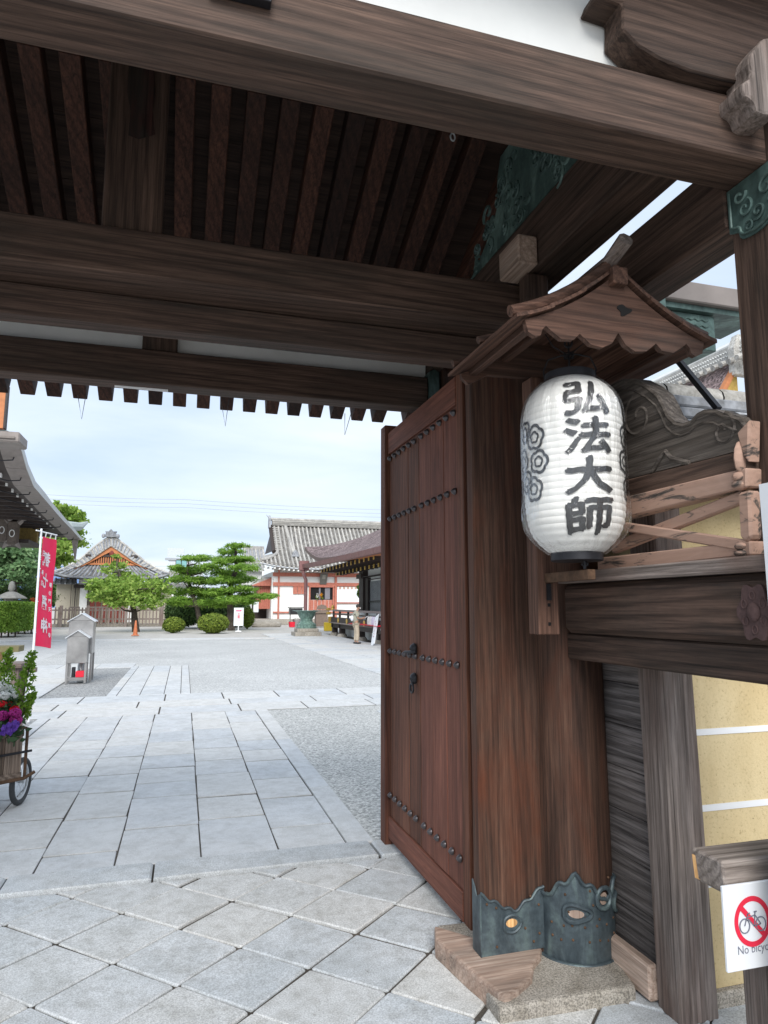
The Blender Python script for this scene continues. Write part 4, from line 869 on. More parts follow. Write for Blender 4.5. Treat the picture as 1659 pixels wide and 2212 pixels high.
# banner
fl_=thing('banner','crimson nobori banner with white characters on a white pole','banner',(-2.04,10.84,0))
MB().tube([(-2.04,10.84,0),(-2.05,10.84,2.74)],[.017,.014],10).build('pole',M['paint'],fl_,smooth=True)
MB().tube([(-2.09,10.70,2.70),(-1.925,11.35,2.70)],.010,8).build('cross_arm',M['paint'],fl_,smooth=True)
BA=Vector((-2.03,10.86,0)); BB=Vector((-1.90,11.40,0)); bn=Vector((BB.y-BA.y,-(BB.x-BA.x),0)).normalized()
def cloth(u,v,o=0):
    p=BA.lerp(BB,u); w=.030*math.sin(5*u+3.2*v)*u+.018*math.sin(2.2*v*PI+1)*u; return p+bn*(w+o)+Vector((-.075*u*v,0,1.055+1.575*v-.035*u*(1-v)*2))
b=MB(); b.grid(lambda u,v:cloth(u,v),14,40); b.build('cloth',M['redfab'],fl_,smooth=True)
for v in (.985,.7,.4,.12): MB().tube([Vector((-2.045,10.84,1.055+1.575*v)),cloth(0,v)],.008,5).build('loop',M['paint'],fl_)
for u in (.25,.6,.92): MB().tube([cloth(u,1),Vector((-2.03,10.84,2.70)).lerp(Vector((-1.925,11.35,2.70)),u)],.008,5).build('loop',M['paint'],fl_)
def onbanner(ch,uc,vc,wu,hv):
    me=text2d(ch,1,.028,3); xs=[v.co.x for v in me.vertices]; ys=[v.co.y for v in me.vertices]; cx,cy=(min(xs)+max(xs))/2,(min(ys)+max(ys))/2; W_,H_=max(xs)-min(xs),max(ys)-min(ys)
    for o,nm in ((.007,'banner_letter'),(-.007,'banner_letter')):
        b=MB(); textmesh(me,lambda x,y:cloth(uc-(x-cx)/max(W_,.4)*wu,vc+(y-cy)/max(H_,.4)*hv,o),b); b.build(nm,M['textw'],fl_)
for ch,v in (('都',.80),('七',.605),('福',.405),('神',.195)): onbanner(ch,.46,v,.50,.135)
for ch,v in (('日',.845),('本',.755),('最',.665),('古',.575)): onbanner(ch,.14,v,.17,.052)
for ch,v in (('毘',.575),('沙',.50),('門',.425),('天',.35)): onbanner(ch,.87,v,.14,.042)
for ch,v in (('東',.205),('寺',.115)): onbanner(ch,.84,v,.17,.05)
# stainless candle box
sb=thing('candle_box','stainless steel votive candle cabinet with little gabled roofs on thin legs','cabinet',(-2.14,16.25,0))
def unit(x0,x1,y0,y1,z0,z1,zr,nm):
    o=MB().box(x0,x1,y0,y1,z0,z1).build(nm,M['steel'],sb,bevel=.008); xm=(x0+x1)/2; e=.035
    MB().prism([(x0,y0+.002,z1),(x1,y0+.002,z1),(xm,y0+.002,zr-.02)],(0,y1-y0-.004,0)).build('gable',M['steel'],o)
    for s in (-1,1): MB().hexa([(xm,y0-.04,zr-.015),(xm+s*((x1-x0)/2+e),y0-.04,z1-.04),(xm+s*((x1-x0)/2+e),y1+.03,z1-.04),(xm,y1+.03,zr-.015),(xm,y0-.04,zr),(xm+s*((x1-x0)/2+e),y0-.04,z1-.02),(xm+s*((x1-x0)/2+e),y1+.03,z1-.02),(xm,y1+.03,zr)]).build('roof_plate',M['alu'],o)
    return o
unit(-2.365,-1.955,15.95,16.22,.42,.98,1.12,'front_cabinet'); unit(-2.40,-1.90,16.28,16.72,.60,1.32,1.475,'rear_cabinet')
for x,y,z in ((-2.345,15.97,.42),(-1.975,15.97,.42),(-2.345,16.2,.42),(-1.975,16.2,.42),(-2.385,16.30,.6),(-1.915,16.30,.6),(-2.385,16.70,.6),(-1.915,16.70,.6)): MB().box(x-.02,x+.02,y-.02,y+.02,0,z).build('leg',M['steel'],sb)
MB().box(-2.35,-1.95,15.98,16.22,.10,.12).build('shelf',M['steel'],sb); MB().box(-2.35,-1.95,15.955,15.965,.06,.10).build('stretcher',M['steel'],sb)
MB().box(-2.17,-2.0,16.0,16.2,.121,.25).build('water_box',M['redplastic'],None,bevel=.01,label='bright red plastic tub on the shelf of the steel cabinet',cat='tub')
can=thing('metal_can','grey metal can standing behind the red tub','can',(-2.1,16.32,.0)); MB().lathe([(.08,0),(.08,.36),(.07,.38),(.07,.42),(.001,.42)],16,(-2.1,16.32,0)).build('can_body',M['steel'],can,smooth=True)
MB().box(-2.26,-2.19,16.05,16.15,.121,.33).build('dark_bottle_case',M['iron'],None,bevel=.008,label='slim black case beside the red tub',cat='case')
# ------------------------------------------------------------------ far halls
def P3(x,y): return 432+.2604*x,1080+.2604*y          # survey sheet of the right-hand halls
def ribs(parent,P,us,vr,r,mat,name='tile_row',n=7):
    for u in us:
        v0,v1=vr(u)
        if v1-v0<.03: continue
        path=[P(u,v0+(v1-v0)*k/n) for k in range(n+1)]
        MB().tube([p+Vector((0,0,r*.4)) for p in path],r,6).build(name,mat,parent,smooth=True)
def pans(parent,P,nu,nv,mat,h=.05,u=(0,1),v=(0,1)):
    b=MB()
    for j in range(nv):
        va,vb=v[0]+(v[1]-v[0])*j/nv,v[0]+(v[1]-v[0])*(j+1)/nv; vs=[]
        for i in range(nu+1):
            uu=u[0]+(u[1]-u[0])*i/nu; p=P(uu,va); q=P(uu,vb); vs+=[p-Vector((0,0,.03)),p+Vector((0,0,h)),q]
        b.add(vs,[(3*i+k,3*i+3+k,3*i+4+k,3*i+1+k) for i in range(nu) for k in (0,1)])
    return b.build('pan_tiles',mat,parent,kind='stuff')
# ---- small hall seen end-on
sh=thing('gabled_hall','small hall with blue-grey tiled hip-and-gable roof and orange gable behind the fence','hall',(-6.7,69,0))
Y0=66.5
def sp(x,y,Y=Y0): return at(x,y,Y)
def panel(parent,name,mat,x0,y0,x1,y1,Y,th=.15,dy=0,px=None):
    a=at(x0,y1,Y); c=at(x1,y0,Y); return MB().box(a.x,c.x,Y+dy-th,Y+dy,a.z,c.z).build(name,mat,parent)
M['beige']=plain('beige_plaster',(.42,.38,.30),.9,amt=.1)
panel(sh,'wall',M['beige'],118,1262,372,1348,Y0+.5,.3); 
for x0,x1 in ((169,190),(275,293)): panel(sh,'white_panel',M['white'],x0,1268,x1,1344,Y0,.1)
for k in range(6): panel(sh,'door_leaf',M['red_door'],192+k*13.6,1290,192+(k+1)*13.6-.6,1344,Y0,.08)
panel(sh,'transom',M['white'],170,1250,272,1264,Y0,.08); panel(sh,'transom_rail',M['black'],160,1264,300,1270,Y0,.2); panel(sh,'lintel',M['black'],192,1284,275,1290,Y0,.15)
for x in (162,190,272,293,315): panel(sh,'post',M['black'],x-2.5,1248,x+2.5,1346,Y0,.25)
for x in (150,): panel(sh,'post',M['black'],x,1262,x+5,1346,Y0,.25)
# small tiled cap on the flanking wall
for x0,x1 in ((118,166),(318,372)):
    a,c=at(x0,1262,Y0),at(x1,1250,Y0); b=MB(); b.hexa([(a.x,Y0-.7,a.z),(c.x,Y0-.7,a.z),(c.x,Y0+.4,a.z),(a.x,Y0+.4,a.z),(a.x,Y0-.1,c.z),(c.x,Y0-.1,c.z),(c.x,Y0+.1,c.z),(a.x,Y0+.1,c.z)]); o=b.build('wall_cap',M['tiledark'],sh)
    k=a.x+.1
    while k<c.x: MB().tube([(k,Y0-.75,a.z+.03),(k,Y0-.1,c.z+.03)],.07,6).build('cap_tile',M['tiledark'],o,smooth=True); k+=.44
ex0,ex1=at(112,1246,64.5).x,at(366,1241,64.5).x; ez=at(240,1247,64.5).z; tx0,tx1=at(160,1218,66.3).x,at(318,1218,66.3).x; tz=at(240,1219,66.3).z
def skirt(u,v):
    xa=ex0+(tx0-ex0)*v; xb=ex1+(tx1-ex1)*v; e=abs(2*u-1)
    return Vector((xa+(xb-xa)*u,64.5+1.8*v,ez+(tz-ez)*(.8*v+.2*v*v)+.42*e**5*(1-v)))
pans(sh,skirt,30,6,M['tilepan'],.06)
ribs(sh,skirt,[(k+.5)/25 for k in range(25)],lambda u:(0,min(1,1.0)),.095,M['tiledark'],n=4)
b=MB(); b.tube([skirt(k/30,0)+Vector((0,-.03,-.06)) for k in range(31)],.10,6); b.build('eave_edge',M['tiledark'],sh,smooth=True)
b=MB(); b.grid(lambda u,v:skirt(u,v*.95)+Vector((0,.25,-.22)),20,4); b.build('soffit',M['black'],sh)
apx=at(240,1158,66.2); 
def crv(s,t,top=True):      # gable curve: t 0 apex .. 1 eave corner
    if top: P_=[(240,1160),(222,1170),(203,1184),(184,1201),(163,1217),(140,1231),(112,1243)]
    else: P_=[(240,1178),(226,1187),(210,1198),(193,1210),(172,1222),(150,1233),(118,1246)]
    f=t*6; i=min(int(f),5); f-=i; x=P_[i][0]+(P_[i+1][0]-P_[i][0])*f; y=P_[i][1]+(P_[i+1][1]-P_[i][1])*f
    if s>0: x=480-x; x=min(x,366) if t>.95 else x
    p=at(x,y,66.2 if top else 65.8); return Vector((p.x,66.2-1.6*max(0,t-.62)/.38 if top else 65.75-1.2*max(0,t-.62)/.38,p.z))
for s in (-1,1):
    V_=lambda u,v:crv(s,u).lerp(crv(s,u,False),1-v)
    b=MB(); b.grid(V_,24,2); b.grid(lambda u,v:crv(s,u)+Vector((0,9*v,0)),24,1); b.build('verge_deck',M['tile'],sh)
    for k in range(15):
        u=(k+.6)/16; MB().tube([crv(s,u,False)+Vector((0,-.05,-.02)),crv(s,u)+Vector((0,0,.05))],.085,6).build('verge_tile',M['tiledark'],sh,smooth=True)
    MB().tube([crv(s,k/24)+Vector((0,.02,.06)) for k in range(25)],.13,6).build('descending_ridge',M['tile'],sh,smooth=True)
    MB().tube([crv(s,k/24,False)+Vector((0,-.02,-.02)) for k in range(18)],.07,6).build('verge_edge',M['tile'],sh,smooth=True)
    pts=[crv(s,k/12,False)+Vector((0,.06,-.08)) for k in range(10)]; pts+= [p+Vector((0,0,-.50+.05*i)) for i,p in reversed(list(enumerate(pts)))]
    MB().prism(pts,(0,.12,0)).build('bargeboard',M['orange'],sh)
gx0,gx1=at(176,1218,66).x,at(304,1218,66).x; gz=at(240,1218,66).z; gt=at(240,1186,66).z
MB().prism([(gx0,66.05,gz),(gx1,66.05,gz),((gx0+gx1)/2,66.05,gt)],(0,.1,0)).build('gable_wall',M['black'],sh)
for k in range(26):
    x=gx0+(gx1-gx0)*(k+.5)/26; h=(gt-gz)*(1-abs(2*(k+.5)/26-1)); 
    if h>.15: MB().box(x-.05,x+.05,65.95,66.04,gz,gz+min(h,.75)).build('gable_slat',M['orange'],sh)
MB().box(gx0,gx1,65.9,66.02,gz-.12,gz+.05).build('gable_tie',M['orange'],sh); MB().box(gx0+.3,gx1-.3,65.88,66.03,gz+.62,gz+.82).build('gable_tie',M['black'],sh)
b=MB(); b.ball(((gx0+gx1)/2,65.85,gt-.42),(.22,.08,.32),10,6); b.build('gable_pendant',M['red_door'],sh,smooth=True)
oz=apx.z; ox=apx.x; b=MB(); b.prism([(ox-.55,65.9,oz-.1),(ox-.42,65.9,oz+.25),(ox-.5,65.9,oz+.42),(ox-.2,65.9,oz+.40),(ox-.02,65.9,oz+.62),(ox+.02,65.9,oz+.62),(ox+.2,65.9,oz+.40),(ox+.5,65.9,oz+.42),(ox+.42,65.9,oz+.25),(ox+.55,65.9,oz-.1)],(0,.35,0)); b.build('ridge_ornament',M['tiledark'],sh)
MB().tube([(ox,66.2,oz+.12),(ox,76,oz+.12)],.26,8).build('ridge',M['tile'],sh,smooth=True)
for dx in (-.62,.62): b=MB(); b.ball((ox+dx,65.9,oz-.02),(.16,.16,.22),8,5); b.build('ridge_ornament',M['tiledark'],sh,smooth=True)
# ---- right-hand hall with the light tiled roof
hr=thing('tiled_hall','white-walled hall with vermilion posts and big pale grey tiled roof','hall',(13,68,0)); YH=66.0
def hp(x,y,Y=YH): q=P3(x,y); return at(q[0],q[1],Y)
def hpan(name,mat,x0,y0,x1,y1,th=.12,dy=0,parent=None): 
    a=hp(x0,y1); c=hp(x1,y0); return MB().box(a.x,c.x,YH+dy-th,YH+dy,a.z,c.z).build(name,mat,parent or hr)
hpan('wall',M['white'],605,545,1420,1015,.1,.12)
for x in (640,1113,1330): hpan('post',M['verm'],x,545,x+22,1015,.22,.04)
for y,h in ((612,20),(690,22),(925,14)): hpan('beam',M['verm'],605,y,1352,y+h,.18,.02)
hpan('dark_window',M['dark'],915,724,1102,828,.02,.03); hpan('window_frame',M['verm'],905,712,1112,724,.2); hpan('window_frame',M['verm'],1098,724,1112,915,.2); hpan('window_frame',M['verm'],900,724,914,915,.2)
for k in range(6): hpan('red_board',M['verm'],914+k*31,830,914+(k+1)*31-3,915,.08,.03)
for x0,x1 in ((985,1000),(1035,1078)): hpan('hanging_cloth',plain('grey_hanging_cloth',(.20,.19,.21),.8),x0,726,x1,824,.03,-.01)
for k in range(3): hpan('lattice_shutter',M['verm'],772+k*36,716,772+(k+1)*36-2,780,.1,-.01)
hpan('shutter_frame',M['verm'],768,712,882,718,.14,-.01)
nb_=hpan('notice_panel',M['white2'],1135,742,1330,848,.06,-.02)
b=MB()
for k in range(15):
    x=1150+k*11.2; y=758
    while y<835:
        L_=R(5,14); a,c=hp(x,y+L_),hp(x+3.2,y); b.box(a.x,c.x,YH-.085,YH-.081,a.z,c.z); y+=L_+R(2,5)
b.build('notice_writing',plain('pale_blue_print',(.42,.50,.60),.6),nb_,kind='stuff')
for k in range(12): hpan('valance_fold',plain('striped_valance',(.55,.36,.28),.8) if k%2 else M['white'],1137+k*16.2,722,1137+(k+1)*16.2,742,.05,-.03)
hpan('beam',M['verm'],1112,850,1345,858,.14,-.01)
for k in range(2):
    fx=968+k*36; p=hp(fx,790); P,d=inball(60,(p.x,YH-.25,p.z),(.16,.1,.24),.3); t=thing('altar_flowers',('left','right')[k]+' vase of yellow and white flowers in the dark window of the tiled hall','flowers',(p.x,YH-.25,p.z-.35)); leafmesh('petals',quads(P[:36],d[:36],.12,.8,.4),M['petalo'] if k else M['petalw'],t); leafmesh('leaves',quads(P[36:]-np.array([0,0,.2]),d[36:],.14,.6,.5),M['bush'],t)
pq=hp(1018,660); plq=thing('name_plaque','dark carved name plaque hanging tilted above the window of the tiled hall','plaque',(pq.x,YH-.4,pq.z)); a,c=hp(990,702),hp(1046,612)
MB().hexa([(a.x,YH-.22,a.z),(c.x,YH-.22,a.z),(c.x,YH-.14,a.z),(a.x,YH-.14,a.z),(a.x-.06,YH-.75,c.z),(c.x+.06,YH-.75,c.z),(c.x+.06,YH-.66,c.z),(a.x-.06,YH-.66,c.z)]).build('plaque_board',plain('old_plaque',(.13,.125,.11),.8),plq,bevel=.02)
MB().hexa([(pq.x-.16,YH-.27,a.z+.2),(pq.x+.16,YH-.27,a.z+.2),(pq.x+.16,YH-.25,a.z+.2),(pq.x-.16,YH-.25,a.z+.2),(pq.x-.16,YH-.735,c.z-.15),(pq.x+.16,YH-.735,c.z-.15),(pq.x+.16,YH-.70,c.z-.15),(pq.x-.16,YH-.70,c.z-.15)]).build('plaque_field',plain('plaque_field',(.26,.25,.22),.8),plq)
# side wall, bay and stone base
cx_=hp(606,700).x
MB().box(cx_-.1,cx_+.05,YH+.1,76,.5,5).build('side_wall',M['white'],hr)
bx=hp(487,700).x; ba=hp(500,1000); bt_=hp(540,700)
MB().box(bx+.1,cx_-.1,YH+1.2,72,ba.z+1.1,bt_.z-.1).build('bay',M['verm'],hr)
for k in range(6): MB().box(bx+.15+k*.2,bx+.25+k*.2,YH+1.1,YH+1.2,ba.z+1.1,bt_.z-.1).build('bay_slat',M['verm'],hr)
bb=MB(); bb.hexa([(bx-.6,YH+.6,bt_.z-.05),(cx_,YH+.6,bt_.z-.05),(cx_,73,bt_.z-.05),(bx-.6,73,bt_.z-.05),(bx+.7,YH+.9,bt_.z+.75),(cx_,YH+.9,bt_.z+.75),(cx_,73,bt_.z+.75),(bx+.7,73,bt_.z+.75)]); bb.build('bay_roof',M['tile'],hr)
MB().prism([(bx-.65,YH+.55,bt_.z-.12),(cx_-.1,YH+.55,bt_.z-.12+.0),(cx_-.1,YH+.55,bt_.z+.72),(cx_-.4,YH+.55,bt_.z+.55),(bx-.1,YH+.55,bt_.z+.12)],(0,.12,0)).build('bay_bargeboard',M['verm'],hr)
MB().box(hp(455,1000).x,20,YH-.9,75,-.05,.50).build('stone_base',M['granite'],hr,bevel=.12,seg=2)
# roof
xr0=at(590,1130,70).x; zr_=at(590,1134,70).z; xe0=at(562,1215,64.4).x; ze=at(680,1226,64.4).z; xe1=22.0
def hl(v): return xe0+(xr0-xe0)*min(1,v/.36)**.8
def HR(u,v):
    xa=hl(v); x=xa+(xe1-xa)*u; Y=64.4+5.8*v; z=ze+(zr_-ze)*(.72*v+.28*v*v)+.50*max(0,1-(x-xe0)/4.5)**2*(1-v); return Vector((x,Y,z))
def HRx(x,v): xa=hl(v); return HR((x-xa)/(xe1-xa),v)
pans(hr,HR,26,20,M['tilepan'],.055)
x=xe0+.25
while x<xe1:
    vm=1.0
    if x<xr0+.05: vm=.36*((x-xe0)/(xr0-xe0))**1.25
    if vm>.06: MB().tube([HRx(x,vm*k/7)+Vector((0,-.03,.06)) for k in range(8)],.105,6).build('tile_row',M['tile'],hr,smooth=True)
    x+=.42
for k in range(40):
    xx=xe0+.04+k*.42
    if xx<18:
        p=HRx(xx+.21,0); MB().tube([p+Vector((0,-.10,-.02)),p+Vector((0,.05,-.02))],.10,8).build('eave_tile',M['tile'],hr,smooth=True)
for k in range(36):
    xx=xe0+.5+k*.45
    if xx<17.5:
        p=HRx(xx,0); MB().box(xx-.075,xx+.075,p.y-.0,p.y+1.9,p.z-.40,p.z-.26).build('rafter',M['white'],hr)
MB().tube([HR(k/30,0)+Vector((0,.0,-.14)) for k in range(31)],.075,6).build('gutter',M['alu'],hr,smooth=True)
b=MB(); b.grid(lambda u,v:HR(u,v*.34)+Vector((0,.2,-.24)),12,3); b.build('soffit',M['white'],hr)
MB().box(xr0-.1,xe1,69.8,70.5,zr_-.05,zr_+.50).build('ridge',M['tile'],hr); MB().tube([(xr0-.3,70.15,zr_+.62),(xe1,70.15,zr_+.62)],.17,8).build('ridge_cap',M['tile'],hr,smooth=True)
for k in range(3): MB().box(xr0-.12,xe1,69.74-.01*k,69.8,zr_+.05+k*.15,zr_+.10+k*.15).build('ridge_course',M['tile'],hr)
MB().prism([(xr0-.25,69.7,zr_-.3),(xr0-.25,70.6,zr_-.3),(xr0-.25,70.5,zr_+.6),(xr0-.25,70.15,zr_+1.0),(xr0-.25,69.8,zr_+.6)],(-.2,0,0)).build('ridge_ornament',M['tiledark'],hr)
MB().tube([(xr0-.4,70.15,zr_+.7),(xr0-.7,70.15,zr_+1.05)],[.07,.02],6).build('ridge_horn',M['tiledark'],hr)
MB().tube([HRx(xr0+1.25-.25*k/8*0+.0,1-.70*k/8)+Vector((.9*k/8*.5,0,.16)) for k in range(9)],.19,8).build('descending_ridge',M['tile'],hr,smooth=True)
pe=HRx(xr0+1.25,.28)+Vector((.5,0,.25)); b=MB(); b.prism([pe+Vector((-.35,-.2,-.2)),pe+Vector((.35,-.2,-.2)),pe+Vector((.25,-.2,.25)),pe+Vector((0,-.2,.45)),pe+Vector((-.25,-.2,.25))],(0,.2,0)); b.build('ridge_ornament',M['tiledark'],hr)
MB().tube([HRx(hl(.40*(1-k/8))+.05,.36*(1-k/8))+Vector((0,0,.16)) for k in range(9)],.16,8).build('hip_ridge',M['tile'],hr,smooth=True)
MB().tube([HRx(xr0+.02,1-.58*k/8)+Vector((-.22,.1,-.12)) for k in range(9)],.24,8).build('verge_bargeboard',M['black'],hr,smooth=True)
for k in range(13):
    v=.98-.6*k/13; p=HRx(xr0+.02,v); MB().box(p.x-.12,p.x+.62,p.y-.10,p.y+.12,p.z+.02,p.z+.13).build('verge_tile',M['tile'],hr)
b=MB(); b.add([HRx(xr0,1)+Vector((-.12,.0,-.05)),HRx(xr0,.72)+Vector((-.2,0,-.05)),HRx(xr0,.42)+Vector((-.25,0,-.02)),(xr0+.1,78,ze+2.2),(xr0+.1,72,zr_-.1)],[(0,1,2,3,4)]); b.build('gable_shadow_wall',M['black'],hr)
# side hip skirt beyond the corner
b=MB(); b.add([HR(0,0),HRx(xr0,.36),(xr0,76,ze+2.0),(xe0,79,ze+.3)],[(0,1,2,3)]); b.build('side_skirt',M['tile'],hr)
# ---- bark-roofed hall on the right, its veranda and fittings
bh=thing('bark_roofed_hall','dark timber hall with brown cypress-bark roof, red copper gutter and lattice shutters','hall',(11,34,0))
EP=[(658,1181),(664,1189),(672,1196),(681,1202),(692,1205),(718,1203),(770,1193),(805,1185),(838,1176),(900,1158)]
EV=[atx(x,y,7.6) for x,y in EP]
EY=[p.y for p in EV]; EZ=[p.z for p in EV]; YT=EY[0]; YN=EY[-1]
def ez_(Y): return float(np.interp(Y,EY[::-1],EZ[::-1]))
def BK(u,v):
    d=6.2*v; yf=YT-d; Y=yf+(YN-yf)*u; Ye=YT+(YN-YT)*u; base=4.12; return Vector((7.6+d,Y,base+(ez_(Ye)-base)*(1-v)**2.0+.40*d+.034*d*d))
b=MB(); b.grid(BK,60,14); b.build('bark_roof',M['bark'],bh,smooth=True)
b=MB(); b.grid(lambda u,v:BK(u,0)+Vector((.05*v,0,-.26*v)),60,1); b.build('bark_edge',plain('bark_edge',(.22,.17,.15),.9),bh,smooth=True)
b=MB(); b.grid(lambda u,v:BK(u,0)+Vector((.05+.9*v,-.7*v*(1-u),-.26-.10*v+.1*v)),60,2); b.build('orange_soffit',M['orange'],bh,smooth=True)
b=MB(); b.grid(lambda u,v:Vector((7.95+2.3*v,(YT-1)+(YN-YT+1)*u,3.92+.12*v)),2,1); b.build('dark_soffit',M['black'],bh)
GP=[(657,1223),(692,1217),(744,1205),(790,1195),(838,1184),(900,1169)]
GV=[atx(x,y,7.42) for x,y in GP]; GY=[p.y for p in GV]; GZ=[p.z for p in GV]
k=0; y=GY[0]
while y>24:
    y1=y-1.25; za,zb=np.interp(y,GY[::-1],GZ[::-1]),np.interp(y1,GY[::-1],GZ[::-1])
    MB().hexa([(7.32,y,za-.12),(7.55,y,za-.12),(7.55,y1+.03,zb-.12),(7.32,y1+.03,zb-.12),(7.27,y,za+.12),(7.6,y,za+.12),(7.6,y1+.03,zb+.12),(7.27,y1+.03,zb+.12)]).build('gutter_section',M['gutter'],bh); y=y1
g0=GV[0]; MB().box(7.1,7.75,g0.y-.1,g0.y+.25,g0.z-.3,g0.z+.35).build('rain_hopper',M['gutter'],bh,bevel=.04)
MB().tube([(7.35,g0.y,g0.z-.3),(7.4,g0.y,g0.z-.55),(7.55,g0.y,g0.z-.9),(7.55,g0.y,.0)],.12,10).build('down_pipe',M['gutter'],bh,smooth=True)
for k in range(15):     # gilt-tipped rafters
    Y=40.5-k*.85; MB().box(7.9,9.2,Y-.06,Y+.06,3.70,3.86).build('rafter',M['black'],bh); MB().box(7.88,7.91,Y-.075,Y+.075,3.68,3.88).build('gilt_rafter_cap',M['gold'],bh)
    MB().box(8.75,9.2,Y-.42,Y-.30,3.52,3.66).build('lower_rafter',M['black'],bh); MB().box(8.72,8.76,Y-.44,Y-.28,3.49,3.68).build('gilt_rafter_cap',M['gold'],bh)
XW=10.0
def wx(x0,y0,x1,y1,name,mat,dx=0,th=.1):
    a=atx(x0,y1,XW); c=atx(x1,y0,XW); return MB().box(XW+dx-th,XW+dx,min(a.y,c.y),max(a.y,c.y),min(a.z,c.z),max(a.z,c.z)).build(name,mat,bh)
MB().box(XW,XW+.2,22,39.5,.7,4.2).build('wall',M['white'],bh)
for xa,xb in ((786,795),(834,841)): wx(xa,1205,xb,1322,'post',M['black'],.0,.3)
wx(784,1240,842,1248,'tie_rail',M['black'],0,.35); wx(795,1248,834,1253,'head',M['black'],0,.2); wx(795,1248,801,1322,'jamb',M['black'],0,.18)
a,c=atx(801,1320,XW),atx(834,1252,XW); MB().box(XW-.04,XW-.01,c.y,a.y,a.z,4.0 if False else c.z).build('shutter_backing',M['grid'],bh)
for k in range(27): z=a.z+(c.z-a.z)*(k+.5)/27; MB().box(XW-.075,XW-.045,c.y,a.y,z-.014,z+.014).build('lattice_bar',M['iron'],bh)
for k in range(12): y=c.y+(a.y-c.y)*(k+.5)/12; MB().box(XW-.08,XW-.075,y-.02,y+.02,a.z,c.z).build('lattice_bar',M['iron'],bh)
MB().box(XW-.10,XW-.04,c.y,a.y,a.z+(c.z-a.z)*.30,a.z+(c.z-a.z)*.36).build('lattice_rail',M['iron'],bh)
MB().box(9.6,10.2,37.5,38.6,3.25,3.5).build('bracket_block',M['black'],bh)
VX=8.2
def P5(x,y): return 648+.1302*x,1161+.1302*y
def vx(x,y,X=VX): q=P5(x,y); return atx(q[0],q[1],X)
def vbar(name,p,q,w,h,mat,X=VX): return MB().bar(vx(p[0],p[1],X),vx(q[0],q[1],X),w,h).build(name,mat,bh)
vbar('rail',(555,1208),(1900,1272),.12,.10,plain('weathered_rail',(.20,.17,.16),.8)); vbar('rail',(560,1268),(1900,1362),.10,.07,M['black']); vbar('rail',(545,1330),(1900,1440),.10,.07,M['black'])
vbar('floor_edge',(530,1362),(1900,1515),.12,.26,M['black']); vbar('floor_lip',(520,1408),(1900,1570),.16,.07,plain('weathered_floor_lip',(.24,.20,.18),.8)); vbar('under_beam',(545,1450),(1900,1630),.2,.24,M['black'],8.4)
y0,y1=24.5,vx(530,1362).y; MB().box(8.15,10,y0,y1,.78,.84).build('floor',M['black'],bh)
for x in (560,662,800,930,1110,1290,1420): 
    a,c=vx(x,1215+(x-560)*.045),vx(x,1345+(x-560)*.105); MB().box(VX-.05,VX+.05,a.y-.05,a.y+.05,c.z,a.z).build('rail_post',M['black'],bh)
for x,y in ((655,1378),(797,1395),(940,1410),(1088,1428),(1255,1450),(1440,1470)):
    p=vx(x,y); o=MB().lathe([(.001,.0),(.14,.0),(.15,.02),(.13,.035),(.001,.04)][::-1],16).mesh('gilt_disc',M['gold'],smooth=True); inst('gilt_disc',o,bh,(VX-.06,p.y,p.z),(0,-PI/2,0))
p=vx(510,1365); MB().box(VX-.1,VX+.2,p.y,p.y+.35,p.z-.18,p.z+.18).build('gilt_beam_end',M['gold'],bh,bevel=.03)
p=vx(480,1190); MB().box(VX-.1,VX+.1,p.y-.1,p.y+.4,p.z-.08,p.z+.08).build('gilt_beam_end',M['gold'],bh,bevel=.03); p=vx(480,1255); MB().box(VX-.1,VX+.1,p.y-.1,p.y+.35,p.z-.09,p.z+.08).build('gilt_beam_end',M['gold'],bh,bevel=.03)
p=vx(545,1170); b=MB(); b.lathe([(.001,.2),(.07,.12),(.10,.05),(.08,0),(.1,-.04),(.1,-.1),(.001,-.1)],12,p); b.build('post_finial',M['gold'],bh,smooth=True)
for x,yb in ((565,1635),(685,1660),(1005,1720),(1320,1790)):
    a=vx(x,yb,8.4); MB().box(8.3,8.6,a.y-.14,a.y+.14,.15,.70).build('veranda_post',M['black'],bh); MB().lathe([(.001,.17),(.22,.16),(.30,.02),(.32,-.03)][::-1],12,(8.45,a.y,0)).build('base_stone',M['granite'],bh)
MB().box(8.9,9.1,22,39,-.03,.72).build('plinth',M['white'],bh)
# things on and by the veranda
p=vx(1010,1455,8.05); MB().hexa([(7.95,28.0,.78),(8.6,28.0,.88),(8.6,33.5,.88),(7.95,33.5,.78),(7.93,28.0,.80),(8.6,28.0,.90),(8.6,33.5,.90),(7.93,33.5,.80)]).build('red_cloth',M['redplastic'],None,label='red cloth spread along the veranda edge behind the standing person',cat='cloth')
for k,(x,lab) in enumerate(((1125,'left one of the three white paper bags on the veranda'),(1160,'middle one of the three white paper bags on the veranda'),(1195,'right one of the three white paper bags, lilac tinted, by the leaning board'))):
    p=vx(x,1448,8.0); MB().prism([(8.0,p.y-.16,.81),(8.0,p.y+.16,.81),(8.0,p.y+.12,1.12),(8.0,p.y,1.20),(8.0,p.y-.13,1.14)],(.16,0,0)).build('paper_bag',plain('paper_bag%d'%k,((.75,.72,.70),(.78,.76,.78),(.62,.58,.72))[k],.7),None,bevel=.02,label=lab,cat='bag',group='paper bags on the veranda')
sbd=thing('leaning_board','tall narrow white notice board leaning against the veranda beside the person','board',(7.7,28,0)); q0,q1=vx(1205,1790,7.75),vx(1270,1300,8.1)
MB().bar(Vector((7.75,q0.y,0.0)),Vector((8.12,q1.y-.0,q1.z)),.42,.03,(1,0,0) if False else (0.9,.0,-.3)).build('board_panel',M['white2'],sbd)
b=MB()
